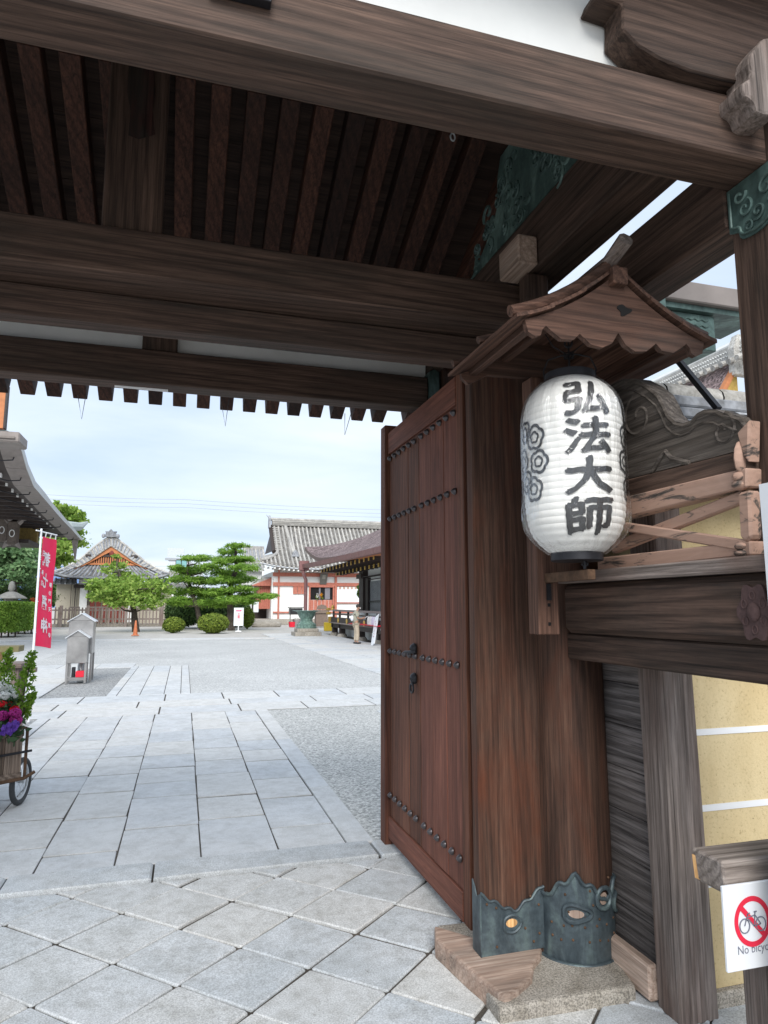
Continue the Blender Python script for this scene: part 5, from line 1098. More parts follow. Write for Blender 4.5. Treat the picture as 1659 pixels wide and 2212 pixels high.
for k in range(7):
    c=Vector((7.75,q0.y,0)).lerp(Vector((8.12,q1.y,q1.z)),.30+.085*k)+Vector((-.03,0,0))
    for j in range(3): b.bar(c+Vector((0,R(-.1,.1),R(-.04,.04))),c+Vector((0,R(-.1,.1),R(-.04,.04))),.012,.006)
b.build('faded_writing',plain('faded_pink_writing',(.62,.40,.44),.7),sbd,kind='stuff')
tb_=thing('metal_table','thin-legged grey metal table just visible beside the door edge','table',(7.6,25.3,0)); p=vx(1430,1640,7.5); MB().box(7.3,7.9,p.y-1.2,p.y+.1,.72,.76).build('table_top',M['alu'],tb_)
for y in (p.y,p.y-1.1): MB().tube([(7.35,y,0),(7.35,y,.72)],.018,6).build('leg',M['iron'],tb_); MB().tube([(7.85,y,0),(7.85,y,.72)],.018,6).build('leg',M['iron'],tb_)
# bronze basin on a stone block
uc_=gd(665,1374); ur=thing('bronze_urn','big green bronze lotus basin on a square stone plinth in the forecourt','urn',(uc_.x,uc_.y,0)); s=.9
MB().box(uc_.x-.75,uc_.x+.75,uc_.y-.2,uc_.y+1.3,-.02,.22).build('plinth_step',M['granite'],ur,bevel=.02); MB().box(uc_.x-.6,uc_.x+.6,uc_.y-.05,uc_.y+1.15,.222,.42).build('plinth',M['granite'],ur,bevel=.02)
cU=(uc_.x,uc_.y+.55,.42); MB().lathe([(.001,0),(.58,0),(.60,.06),(.55,.10),(.57,.22),(.50,.26),(.40,.34),(.34,.40),(.36,.46),(.33,.50),(.42,.62),(.50,.80),(.54,.92)],24,cU).build('basin_body',M['urn'],ur,smooth=True)
b=MB(); n=48; vs=[]
for k in range(n):
    a=2*PI*k/n; w=1+.09*abs(math.sin(a*5)); 
    for r,z in ((.52,.90),(.70*w,.97+.03*w),(.78*w,.98)): vs.append((cU[0]+r*math.cos(a),cU[1]+r*math.sin(a),cU[2]+z))
b.add(vs,[(3*k+j,(3*k+3)%(3*n)+j,(3*k+3)%(3*n)+1+j,3*k+1+j) for k in range(n) for j in (0,1)]); b.build('lotus_rim',M['urn'],ur,smooth=True)
def stall(name,label,cat,x0,y0,x1,y1,Y,mat,roof=False):
    a,c=at(*P3(x0,y1),Y),at(*P3(x1,y0),Y); t=thing(name,label,cat,((a.x+c.x)/2,Y,0)); h=c.z
    if roof:
        MB().box(a.x,c.x,Y-.1,Y+.6,h*.60,h*.94).build('rack_panel',mat,t); MB().box(a.x-.08,c.x+.08,Y-.2,Y+.7,h*.95,h).build('rack_roof',mat,t)
        for k in range(5): MB().box(a.x,c.x,Y-.16,Y-.10,h*(.62+.06*k),h*(.65+.06*k)).build('rack_slat',M['iron'],t)
        for x in (a.x+.05,c.x-.05): MB().box(x-.04,x+.04,Y-.05,Y+.03,0,h*.95).build('leg',mat,t)
    else:
        MB().box(a.x,c.x,Y,Y+.7,.05,h*.62).build('box_body',mat,t,bevel=.03); MB().box(a.x-.1,c.x+.1,Y-.1,Y+.8,h*.62,h*.78).build('box_lid',mat,t,bevel=.02)
        MB().prism([(a.x,Y,h*.8),(c.x,Y,h*.8),(c.x-.15,Y,h*.97),((a.x+c.x)/2,Y,h*1.03),(a.x+.15,Y,h*.97)],(0,.08,0)).build('box_back',mat,t)
    return t
GW=plain('grey_old_wood',(.22,.215,.20),.85,amt=.25)
stall('prayer_rack','grey slatted wooden rack standing before the white wall of the tiled hall','rack',742,888,850,1040,60,GW,True)
stall('saisen_box','brown wooden offertory chest under the dark window of the tiled hall','chest',962,872,1062,1010,55,plain('old_brown_wood',(.20,.15,.12),.85,amt=.25))
for k,(x,mat,lab,h) in enumerate(((765,M['redplastic'],'small red bucket on the ground under the slatted rack',.42),(800,M['steel'],'steel pail with dark top between red bucket and bronze urn',.62))):
    a=at(*P3(x,1062),56); t=thing('bucket',lab,'bucket',(a.x,56,0)); MB().lathe([(.001,0),(.26,0),(.32,h),(.29,h),(.25,.05),(.001,.05)],14,(a.x,56,0)).build('pail',mat,t,smooth=True); MB().tube([(a.x-.3,56,h),(a.x,56,h+.12),(a.x+.3,56,h)],.015,5).build('handle',M['iron'],t)
a=at(*P3(1068,1050),46); MB().box(a.x-.28,a.x+.28,46,46.35,0,.58).build('yellow_box',plain('yellow_box_paint',(.72,.50,.03),.6),None,bevel=.03,label='yellow box on the paving just left of the veranda corner',cat='box')
# ---- left hall with its sweeping eave
lh=thing('left_hall','dark timber hall with sweeping copper-edged eave entering from the left','hall',(-8.5,29,0)); XL=-5.2
def P6(x,y,X=XL): return atx(.1392*x,907+.1392*y,X)
TT=[(325,310),(430,690),(545,955),(700,1140),(800,1280),(900,1400),(1000,1520),(1140,1680),(1230,1790),(1290,1850)]
MM=[(310,410),(410,770),(520,1040),(670,1210),(790,1350),(890,1470),(990,1580),(1100,1690),(1195,1800),(1262,1870)]
T3=[P6(*p) for p in TT]; M3=[P6(*p) for p in MM]
for i in range(len(T3)-1):
    a,c,e_,f_=T3[i],T3[i+1],M3[i],M3[i+1]; g_=.012; c2_=a.lerp(c,1-g_); f2=e_.lerp(f_,1-g_); w=Vector((-.62,0,.02))
    MB().hexa([e_,f2,f2+w,e_+w,a,c2_,c2_+w,a+w]).build('gutter_section',M['copperroof'],lh)
    MB().hexa([e_+Vector((.004,0,0)),f2+Vector((.004,0,0)),f2+Vector((.02,0,0)),e_+Vector((.02,0,0)),a+Vector((.004,0,0)),c2_+Vector((.004,0,0)),c2_+Vector((.02,0,0)),a+Vector((.02,0,0))]).build('gutter_face',M['gface'],lh)
    m_=e_.lerp(f_,.5)+Vector((-.3,0,-.02)); MB().tube([m_+Vector((-1.5,0,.15)),m_+Vector((-.35,0,-.10)),m_+Vector((0,0,-.06)),m_+Vector((.05,0,.1))],.022,6).build('gutter_bracket',M['iron'],lh,smooth=True)
b=MB(); n=len(T3); vs=[]
for p in T3: vs+=[p+Vector((-.08,.0,.02)),p+Vector((-.14,0,.16)),p+Vector((-1.5,0,.72)),p+Vector((-6,0,3.3))]
b.add(vs,[(4*i+k,4*i+4+k,4*i+5+k,4*i+1+k) for i in range(n-1) for k in range(3)]); b.build('roof_surface',M['coppergreen'],lh,smooth=True)
b=MB(); vs=[]
for p in M3: vs+=[p+Vector((-.60,0,.10)),p+Vector((-1.3,0,.22)),p+Vector((-5.5,0,.50))]
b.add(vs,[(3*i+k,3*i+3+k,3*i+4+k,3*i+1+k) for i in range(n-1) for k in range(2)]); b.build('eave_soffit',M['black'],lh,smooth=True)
RE=[(20,850),(110,985),(200,1085),(280,1160),(360,1240),(430,1310),(500,1370),(560,1425),(622,1478),(683,1532),(738,1588),(790,1625),(835,1662),(878,1692),(917,1720),(957,1747),(995,1775),(1032,1795),(1078,1800)]
for x,y in RE:
    p=P6(x,y,-6.1); MB().box(-6.14,-6.08,p.y-.055,p.y+.055,p.z-.09,p.z+.09).build('white_rafter_end',M['white'],lh); MB().box(-9.5,-6.14,p.y-.05,p.y+.05,p.z-.085,p.z+.085).build('rafter',M['black'],lh)
te=T3[-1]; MB().tube([te+Vector((-.6,-1.2,.5)),te+Vector((-.2,-.2,.62)),te+Vector((.12,.4,.95))],[.28,.22,.04],8).build('corner_tip',M['coppergreen'],lh,smooth=True)
MB().tube([M3[-1]+Vector((-.3,0,0)),M3[-1]+Vector((-.25,.1,-1.0))],[.16,.03],8).build('corner_spout',M['copperroof'],lh,smooth=True)
p,q=at(0,930,21),at(42,956,21); MB().box(-11,q.x,21,22,q.z,p.z).build('porch_eave',M['copperroof'],lh,bevel=.04); MB().box(-11,q.x-.12,20.94,21.0,q.z+.1,p.z-.16).build('porch_fascia',plain('brown_copper_fascia',(.20,.17,.15),.6),lh)
p,q=at(-40,835,21.3),at(9,925,21.3); MB().box(p.x,q.x-.03,21.3,21.5,q.z,p.z+.1).build('orange_gable_board',M['orange'],lh)
MB().box(q.x-.03,q.x+.02,21.28,21.5,q.z,p.z+.1).build('gable_edge',M['black'],lh)
a,c=at(0,1184,34),at(86,1181,36); MB().box(-16,c.x,33.5,36.2,c.z-.05,c.z+.12).build('frieze_beam',M['black'],lh)
b0=at(38,1180,35); b1=at(86,1180,36)
for k in range(15):
    x=b0.x+(b1.x-b0.x)*(k+.5)/15; zt=at(38+48*k/15,1128+10*k/15,35.4).z; MB().box(x-.03,x+.03,35.2,35.5,b1.z+.1,zt).build('gilt_strut',plain('dull_gold',(.36,.25,.075),.6,amt=.4),lh)
MB().box(b0.x,b1.x,35.45,35.7,b1.z+.1,at(50,1128,35.4).z).build('frieze_back',M['black'],lh)
for k,(x,y) in enumerate(((4,1145),(26,1152))):
    p=at(x,y,33); b=MB(); b.box(p.x-.22,p.x+.22,33,33.4,p.z-.5,p.z+.55)
    o=b.build('carved_bracket',plain('brown_carving%d'%k,(.15,.12,.10),.8,amt=.4),lh,bevel=.05)
    bb=MB()
    for s in (-1,1): bb.tube([(p.x+s*.2,33.1,p.z+.45),(p.x+s*.42,33.1,p.z+.68),(p.x+s*.5,33.1,p.z+.6)],[.12,.10,.03],6); bb.tube([(p.x+s*.2,33.1,p.z-.45),(p.x+s*.36,33.1,p.z-.66)],[.12,.03],6)
    bb.build('leaf_scroll',M['copperroof'],o,smooth=True,kind='stuff'); MB().tube([(p.x+.1*math.cos(t),32.97,p.z+.15*math.sin(t)) for t in [2*PI*j/12 for j in range(13)]],.02,5,caps=False).build('crest',M['white'],o)
MB().box(-9.2,-8.8,33,33.4,0,4.6).build('porch_post',M['black'],lh)
# ---- buildings beyond
wb=thing('white_house','white modern house with teal-glazed window and rooftop box behind the trees','house',(-1,112,0)); 
def bp(x,y,Y): return at(x,y,Y)
a,c=bp(359,1345,110),bp(440,1203,110); MB().prism([(a.x,110,0),(c.x,110,0),(c.x,110,bp(440,1238,110).z),(bp(402,1200,110).x,110,bp(402,1206,110).z),(a.x,110,bp(359,1206,110).z)],(0,9,0)).build('wall',plain('pale_house_wall',(.62,.64,.68),.8),wb)
p,q=bp(361,1206,110),bp(398,1184,110); MB().box(p.x,q.x,110.3,116,p.z,q.z).build('roof_box',plain('pale_roof_box',(.56,.60,.70),.6),wb); MB().prism([(p.x-.3,109.8,p.z+.05),(bp(403,1203,110).x,109.8,p.z+.05),(bp(440,1234,110).x,109.8,bp(440,1234,110).z),(bp(440,1237,110).x,109.8,bp(440,1238,110).z),(bp(401,1207,110).x,109.8,p.z-.3),(p.x-.3,109.8,p.z-.3)],(0,.3,0)).build('roof_trim',plain('grey_trim',(.36,.38,.40),.6),wb)
p,q=bp(379,1226,110),bp(404,1208,110); w=MB().box(p.x,q.x,109.85,109.98,p.z,q.z).build('window',M['iron'],wb)
for k in range(2): MB().box(p.x+.08+k*(q.x-p.x)/2,p.x+(k+1)*(q.x-p.x)/2-.05,109.8,109.84,p.z+.08,q.z-.08).build('pane',M['glass'],w)
def bgroof(label,x0,x1,yt,yb,Y,wall=True,rise=None):
    a,c=at(x0,yb,Y),at(x1,yt,Y); t=thing('tiled_building',label,'building',((a.x+c.x)/2,Y+3,0)); 
    f=lambda u,v:Vector((a.x+(c.x-a.x)*u,Y+3.0*v,a.z+(c.z-a.z)*v)); b=MB(); b.grid(f,1,1); b.build('roof_deck',M['tiledark'],t)
    k=a.x+.2
    while k<c.x: MB().tube([(k,Y-.05,a.z+.03),(k,Y+3,c.z+.03)],.12,6).build('tile_row',M['tile'],t,smooth=True); k+=.48
    MB().box(a.x,c.x,Y+2.8,Y+3.3,c.z-.1,c.z+.35).build('ridge',M['tile'],t)
    if wall: MB().box(a.x+.2,c.x-.2,Y+.8,Y+5,0,a.z-.02).build('wall',M['white'],t)
bgroof('pale wall with low tiled roof between the small hall and the pines',362,412,1238,1262,84,True)
bgroof('grey tiled storehouse roof rising behind the right-hand pine',528,576,1182,1215,88,True)
bgroof('low white outbuilding with tiled roof tucked beside the tiled hall',520,572,1214,1232,80,True)
fw=thing('board_fence','dark wooden board fence in the gap between pine and tiled hall','fence',(6.2,70,0))
for k in range(9):
    a=at(543+k*4.4,1345,70); MB().box(a.x,a.x+.20,70,70.05,0,2.6 if k%2 else 2.65).build('fence_board',M['black'],fw)
rg=thing('ridge_hall','hall roof with ornate white tiled ridge and bark slope beyond the earthen wall','hall',(19,20,0))
r0,r1=atx(1405,838,17),atx(1640,718,17); zt=(r0.z+r1.z)/2
b=MB(); h=.55
MB().box(17-.15,17.15,15.2,r0.y+1,zt-h,zt).build('ridge',M['tile'],rg); MB().tube([(17,15.1,zt+.06),(17,r0.y+1,zt+.06)],.14,8).build('ridge_cap',M['white'],rg,smooth=True)
for k in range(70):
    y=15.3+k*.115
    for z in (zt-.18,zt-.32): MB().tube([(16.84,y+.05*math.cos(t),z+.055*math.sin(t)) for t in [PI*j/5 for j in range(6)]],.014,4).build('ridge_lattice_tile',M['white'],rg)
for k in range(24):
    y=15.5+k*.34; MB().tube([(16.78,y,zt-h),(16.45,y,zt-h-.12)],.10,8).build('ridge_round_tile',M['tile'],rg,smooth=True)
yo=atx(1588,760,17).y; MB().prism([(16.6,yo-.1,zt-1.1),(17.3,yo-.1,zt-1.1),(17.4,yo-.1,zt-.2),(17.2,yo-.1,zt+.25),(16.8,yo-.1,zt+.25),(16.6,yo-.1,zt-.2)],(0,-.25,0)).build('ridge_ornament',M['tile'],rg)
b=MB(); b.add([(16.9,yo,zt-h-.02),(16.9,r0.y+8,zt-h-.02),(13.2,r0.y+8,zt-h-3.6),(15.0,yo,zt-h-2.9)],[(0,1,2,3)]); b.build('bark_slope',M['bark'],rg)
MB().hexa([(16.9,yo-.2,zt-h-.25),(14.95,yo-.2,zt-h-3.2),(14.95,yo,zt-h-3.2),(16.9,yo,zt-h-.25),(16.9,yo-.2,zt-h),(14.95,yo-.2,zt-h-2.92),(14.95,yo,zt-h-2.92),(16.9,yo,zt-h)]).build('bargeboard',M['orange'],rg)
MB().prism([(16.9,yo-.1,zt-h-.3),(15.2,yo-.1,zt-h-3.0),(16.9,yo-.1,zt-h-3.0)],(0,.05,0)).build('gilt_gable',M['gold'],rg)
MB().box(16.0,22,yo+.5,r0.y+6,0,zt-3.2).build('wall',M['white'],rg)
# ------------------------------------------------------------------ picket fence, hedges, trees, shrubs
fe=thing('picket_fence','weathered grey wooden picket fence in front of the gabled hall','fence',(-5.5,62,0)); YP=62.0
x=118
while x<350:
    a,c=at(x,1346,YP),at(x,1312+R(-1,1),YP); MB().box(a.x-.055,a.x+.055,YP-.03,YP+.02,a.z-.1,c.z).build('picket',GREYW[2],fe); x+=7.3
for y in (1318,1338): a,c=at(112,y,YP),at(352,y,YP); MB().box(a.x,c.x,YP+.022,YP+.08,a.z-.06,a.z+.06).build('fence_rail',GREYW[0],fe)
for x in (130,188,271,349): a,c=at(x,1348,YP),at(x,1308,YP); MB().box(a.x-.12,a.x+.12,YP-.06,YP+.14,-.05,c.z).build('fence_post',GREYW[2],fe)
for x0,x1 in ((150,172),(188,271)):
    a,c=at(x0,1312,YP),at(x1,1312,YP); MB().box(a.x,c.x,YP-.05,YP+.0,a.z-.06,a.z+.07).build('fence_rail',GREYW[0],fe)
MB().box(at(100,1345,63).x,at(372,1345,63).x,62.4,63.4,-.05,.22).build('stone_step',M['granite'],fe,bevel=.03)
ir=thing('iron_fence','thin black iron railing between the picket fence and the pines','fence',(-1,63,0))
for k in range(14):
    p=at(352+k*3.1,1345,63.6); MB().box(p.x-.018,p.x+.018,63.6,63.63,0,2.0).build('iron_bar',M['iron'],ir)
for z in (.5,1.55): MB().box(at(350,1345,63.6).x,at(394,1345,63.6).x,63.6,63.64,z,z+.05).build('iron_rail',M['iron'],ir)
def shrub(name,label,px,pyb,rw,h,Y,mat,n,core=True,group=None,leaf=.16):
    g0=at(px,pyb,Y); k=Y/FPX; rx=rw*k; hz_=h*k; t=thing(name,label,'shrub',(g0.x,Y,0),0,group)
    P,d=inball(n,(g0.x,Y,max(.1,g0.z)+hz_*.45),(rx,rx*.9,hz_*.55),.62); P[:,2]=np.maximum(P[:,2],.03)
    P+=RNG.normal(size=P.shape)*.035; leafmesh('foliage',quads(P,d,leaf,.55,.45),mat,t)
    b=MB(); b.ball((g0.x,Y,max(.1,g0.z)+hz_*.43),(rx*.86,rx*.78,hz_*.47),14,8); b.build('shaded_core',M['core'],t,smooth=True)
    MB().tube([(g0.x,Y,-.02),(g0.x,Y,hz_*.3)],.08,6).build('stem',M['bark_t'],t); return t
shrub('clipped_shrub','smaller clipped dome shrub left of the pines',375,1364,22,27,46,M['bush'],2600,leaf=.13)
shrub('clipped_shrub','larger clipped dome shrub standing in front of the pines',460,1367,32,37,44.5,M['bush'],4200,leaf=.13)
shrub('clipped_shrub','clipped shrub half hidden behind the white arrow sign',534,1352,14,38,53,M['bush'],2200,leaf=.14)
for i,(px,py,rw,h,lab) in enumerate(((398,1348,40,52,'loose dark shrub under the left pine'),(452,1345,45,60,'dark leafy shrub behind the large clipped dome'),(505,1350,34,62,'dark shrub growing under the tall pine beside the arrow sign'),(385,1330,24,40,'dark evergreen against the beige wall left of the pines'))): shrub('loose_shrub',lab,px,py,rw,h,56+i*.7,M['pined'],3000,leaf=.22)
def hedge(label,x0,x1,yt,yb,Y,dep,n):
    a,c=at(x0,yb,Y),at(x1,yt,Y); t=thing('hedge',label,'hedge',((a.x+c.x)/2,Y+dep/2,0),0,'clipped box hedges at the left'); z0=.28; x=[a.x,c.x]
    P=[];Nn=[]
    for q in range(n):
        f=random.random()
        if f<.5: P.append((R(*x),Y+R(-.04,.06),R(z0,c.z))); Nn.append((0,-1,.1))
        elif f<.72: P.append((R(*x),Y+R(0,dep),c.z+R(-.06,.06))); Nn.append((0,0,1))
        else: P.append((x[1]+R(-.06,.04),Y+R(0,dep),R(z0,c.z))); Nn.append((1,0,0))
    leafmesh('foliage',quads(np.array(P),np.array(Nn,float),.15,.5,.55),M['hedge'],t)
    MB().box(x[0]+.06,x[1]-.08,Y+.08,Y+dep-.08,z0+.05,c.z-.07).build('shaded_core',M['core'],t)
    for k in range(5): xx=x[0]+(x[1]-x[0])*(k+.5)/5; MB().tube([(xx,Y+.4,-.02),(xx,Y+.4,z0+.1)],.05,6).build('stem',M['bark_t'],t)
hedge('nearer clipped box hedge at the far left, its end face lit',-40,42,1302,1374,41.5,3.2,5200)
hedge('farther clipped box hedge just left of the red banner',0,76,1303,1366,46.5,3.0,4200)
def limb(b,pts,r0,r1,n=7): k=len(pts); b.tube(pts,[r0+(r1-r0)*i/(k-1) for i in range(k)],n)
def tree(name,label,Y,trunk,pads,mat,r0,leaf,dens,asp=.5,flat=1.0,group=None,limbs=True,jit=.5,up=.6,dy=1.6):
    base=at(*trunk[0],Y); t=thing(name,label,'tree',(base.x,Y,0),0,group); k=Y/FPX
    T=[Vector((at(x,y,Y).x,Y+R(-.1,.1),at(x,y,Y).z)) for x,y in trunk]; T[0].z=-.05
    b=MB(); limb(b,T,r0,r0*.35); tr=b
    Ps=[];Ns=[]; lb=MB()
    for px,py,rx,rz_ in pads:
        c=at(px,py,Y); yy=Y+R(-dy,dy); c=Vector((c.x,yy,c.z)); a=(rx*k,rx*k*.8,rz_*k)
        m=max(3,int(dens*rx*max(rz_,6)/220)); 
        for q in range(m):       # leaf clumps inside the pad
            d=Vector((random.gauss(0,1),random.gauss(0,1),random.gauss(0,1))).normalized()*random.random()**.45
            cc=np.array([c.x+d.x*a[0],c.y+d.y*a[1],c.z+d.z*a[2]]); s=min(a[0],a[2]*1.6)*R(.22,.42); nn=14
            P=cc+RNG.normal(size=(nn,3))*np.array([s,s,s*.45*flat]); Ps.append(P); g=RNG.normal(size=(nn,3))*.5+np.array([d.x*.6,d.y*.6,up+d.z*.3]); Ns.append(g/np.linalg.norm(g,axis=1)[:,None])
        if limbs:
            j=min(range(len(T)),key=lambda i:abs(T[i].z-(c.z-.35))+.15*(c-T[i]).length); s=T[j]; mid=(s+c)/2+Vector((R(-.2,.2),0,-.12)); limb(lb,[s,mid,c+Vector((0,0,-a[2]*.4))],r0*.32,.02,5)
    tr.build('trunk',M['bark_t'],t,smooth=True)
    if limbs: lb.build('limbs',M['bark_t'],t,smooth=True)
    leafmesh('crown',quads(np.concatenate(Ps),np.concatenate(Ns),leaf,asp,jit),mat,t); return t
tree('maple_tree','light green maple with spreading low crown in front of the gabled hall',49,[(294,1366),(291,1340),(290,1322),(284,1300),(268,1270),(255,1235)],
 [(250,1248,24,16),(222,1264,36,13),(207,1283,24,10),(198,1272,14,7),(262,1272,40,18),(302,1266,38,20),(335,1272,26,15),(352,1268,14,10),(288,1294,44,14),(236,1292,36,10),(325,1296,30,12),(345,1288,18,8),(245,1212,8,18),(252,1200,9,8),(236,1232,14,10),(262,1226,12,12),(278,1244,18,12),(318,1310,22,7),(262,1306,26,8)],M['maple'],.26,.26,14,.6)
tree('pine_tree','left pine with several flat cloud-pruned pads behind the clipped domes',52,[(436,1362),(430,1335),(425,1310),(412,1275),(406,1245),(405,1222)],
 [(408,1208,22,6),(432,1206,30,8),(385,1228,20,7),(414,1232,42,9),(450,1226,30,8),(395,1252,36,8),(440,1254,46,9),(405,1276,46,10),(452,1280,44,10),(384,1300,28,10),(420,1302,44,10),(462,1304,36,9)],M['pine'],.22,.36,66,.16,.7,group='cloud-pruned pines',jit=.35,up=1.2)
tree('pine_tree','taller right pine with tiered pads and one long low branch reaching right',50,[(500,1362),(498,1330),(497,1290),(500,1255),(512,1228),(508,1205),(510,1192)],
 [(508,1182,28,6),(500,1190,30,7),(495,1206,38,8),(520,1210,30,8),(478,1216,22,7),(520,1228,38,8),(496,1236,40,9),(515,1250,42,9),(484,1254,34,8),(512,1272,44,8),(478,1278,34,8),(540,1286,32,7),(562,1289,28,6),(583,1287,18,5),(528,1300,30,6),(500,1296,40,8)],M['pine'],.27,.36,66,.16,.7,group='cloud-pruned pines',jit=.35,up=1.2)
tree('broadleaf_tree','pale green broadleaf tree behind the hedges at the far left',53,[(35,1360),(32,1310),(30,1260),(26,1220)],
 [(20,1195,30,16),(50,1200,28,16),(5,1220,26,20),(38,1225,34,18),(62,1230,22,16),(15,1248,30,14),(50,1252,26,10)],M['broad'],.3,.34,26,.6)
tree('layered_evergreen','low flat-topped evergreen behind the stone lantern',56,[(30,1345),(30,1300),(28,1270)],[(20,1265,36,9),(40,1275,34,8),(5,1278,26,9),(60,1285,30,9),(85,1290,24,12),(20,1292,30,8)],M['pined'],.2,.32,50,.2,.7,jit=.4,up=1.1)
tree('tall_maple','tall yellow-green maple rising behind the left hall eave',58,[(86,1360),(96,1310),(105,1260),(120,1200),(140,1140)],
 [(148,1108,24,13),(134,1096,16,7),(162,1118,18,9),(172,1150,12,9),(130,1150,30,18),(150,1168,28,14),(120,1185,34,16),(136,1203,20,12),(124,1220,16,9)],M['maple'],.3,.36,22,.6)
tree('red_leaf_shrub','small shrub with a few red leaves beside the stone lantern',52,[(62,1345),(62,1320),(62,1300)],[(60,1294,5,8)],M['redleaf'],.05,.22,12,.5,limbs=False)
tree('wall_climber','small bright green sprig growing beside the notice wall of the tiled hall',43,[(777,1350),(777,1300),(778,1280)],[(777,1282,4,12),(780,1222,3,7),(776,1268,5,6)],M['maple'],.03,.2,90,.6,limbs=False,dy=.1)
# ------------------------------------------------------------------ stone lantern, cone, arrow sign, lamps
sl=thing('stone_lantern','old grey stone lantern showing above the hedge at the far left','lantern',(-9.6,50,0)); p=at(26,1262,50); k=50/FPX
q=(p.x,50,0); top=at(26,1256,50).z
MB().lathe([(.001,0),(.7,0),(.7,.25),(.35,.4),(.28,.5),(.28,top-1.95),(.5,top-1.8),(.55,top-1.65),(.001,top-1.65)],6,q).build('shaft',GW,sl); MB().lathe([(.42,top-1.645),(.42,top-1.10),(.001,top-1.10)],6,q).build('fire_box',GW,sl)
MB().lathe([(.95,top-1.06),(.98,top-1.12),(.85,top-1.0),(.35,top-.72),(.15,top-.66),(.001,top-.66)],6,q).build('cap_stone',GW,sl); MB().lathe([(.12,top-.655),(.22,top-.5),(.2,top-.25),(.14,top-.05),(.02,top+.02),(.001,top+.02)],10,q).build('finial',GW,sl,smooth=True)
cn=thing('traffic_cone','faded orange traffic cone in front of the maple trunk','cone',(gd(292,1373).x,gd(292,1373).y,0)); c0=wloc(cn)
MB().lathe([(.13,.05),(.045,.82),(.03,.86),(.001,.86)],16,c0).build('cone_body',M['cone'],cn,smooth=True); MB().box(c0.x-.21,c0.x+.21,c0.y-.21,c0.y+.21,0,.05).build('cone_base',M['cone'],cn,bevel=.015)
g_=gd(515,1363); YS=46.0
asn=thing('arrow_sign','white standing sign with pink arrow and red characters before the pines','sign',(at(517,1360,YS).x,YS,0))
a,c=at(504.5,1352,YS),at(526.5,1313,YS); MB().box(a.x,c.x,YS-.03,YS+.03,a.z,c.z).build('sign_plate',M['white2'],asn,bevel=.01)
xm=(a.x+c.x)/2; MB().tube([(xm,YS,.04),(xm,YS,a.z)],.035,8).build('post',M['paint'],asn,smooth=True); MB().lathe([(.001,.10),(.10,.09),(.20,.05),(.22,0)][::-1],18,(xm,YS,0)).build('base_foot',M['paint'],asn,smooth=True)
w=c.x-a.x; h=c.z-a.z; zt=c.z-h*.16
MB().prism([(xm-w*.30,YS-.034,zt-.045),(xm+w*.14,YS-.034,zt-.045),(xm+w*.14,YS-.034,zt-.06),(xm+w*.32,YS-.034,zt),(xm+w*.14,YS-.034,zt+.075),(xm+w*.14,YS-.034,zt+.03),(xm-w*.30,YS-.034,zt+.03)],(0,-.004,0)).build('arrow_print',M['pinkprint'],asn)
for i,ch in enumerate('正面'):
    me=text2d(ch,.19,.004,2); b=MB(); textmesh(me,lambda x,z:(xm+x*.95,YS-.036,c.z-h*.42-i*.185+z),b); b.build('sign_character',M['redprint'],asn)
me=text2d('Front',.085,.001,2); b=MB(); textmesh(me,lambda x,z:(xm+x,YS-.036,c.z-h*.72+z),b); b.build('sign_small_text',M['pinkprint'],asn)
px_=at(553,1318,60); MB().box(px_.x-.22,px_.x+.22,60,60.2,px_.z-.2,px_.z+.75).build('white_lamp_box',M['paint'],None,bevel=.05,label='small white box lantern hanging in the gap between shrub and red bay',cat='lamp')
ms=thing('boulder_edging','low pale boulder edging the dark pit beside the shrub','stone',(at(590,1352,56).x,56,0)); b=MB(); b.ball((at(575,1352,58).x,58,.15),(1.3,.7,.45),12,7); b.build('boulder',M['granite'],ms,smooth=True)
# wires
def wire(label,pts,r=.03):
    P=[]; A_=[at(x,y,Y) for x,y,Y in pts]
    for i in range(len(A_)-1):
        for k in range(10): u=k/10; P.append(A_[i].lerp(A_[i+1],u)-Vector((0,0,1.2*u*(1-u))))
    P.append(A_[-1]); MB().tube(P,r,4).build('power_line',plain('grey_cable',(.40,.43,.48),.8),None,label=label,cat='wire',group='overhead power lines')
for k,(ya,yb,l) in enumerate(((1062,1100,'highest of the faint power lines crossing the sky'),(1071,1108,'middle of the three faint power lines crossing the sky'),(1080,1116,'lowest of the upper three power lines crossing the sky'))): wire(l,[(-60,ya-6,95),(400,(ya+yb)/2-2,95),(960,yb+4,95)],.022)
for k,(y,l) in enumerate(((1218,'upper of the two low power lines left of the white house'),(1226,'lower of the two low power lines left of the white house'))): wire(l,[(100,y,120),(560,y+3,120)],.02)
# hills on the horizon
HP=[(-400,1205),(-100,1215),(20,1212),(60,1216),(100,1222),(140,1230),(200,1240),(260,1262),(320,1292),(560,1298),(700,1298),(900,1296),(1200,1298),(1700,1290),(2600,1295)]
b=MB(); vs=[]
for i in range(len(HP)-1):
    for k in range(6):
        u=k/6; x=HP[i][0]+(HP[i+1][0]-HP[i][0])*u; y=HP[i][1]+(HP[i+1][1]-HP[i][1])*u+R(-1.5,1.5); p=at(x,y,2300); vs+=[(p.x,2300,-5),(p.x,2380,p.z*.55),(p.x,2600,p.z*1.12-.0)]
m=len(vs)//3; b.add(vs,[(3*i+j,3*i+3+j,3*i+4+j,3*i+1+j) for i in range(m-1) for j in (0,1)]); b.build('hills',M['hill'],kind='structure')
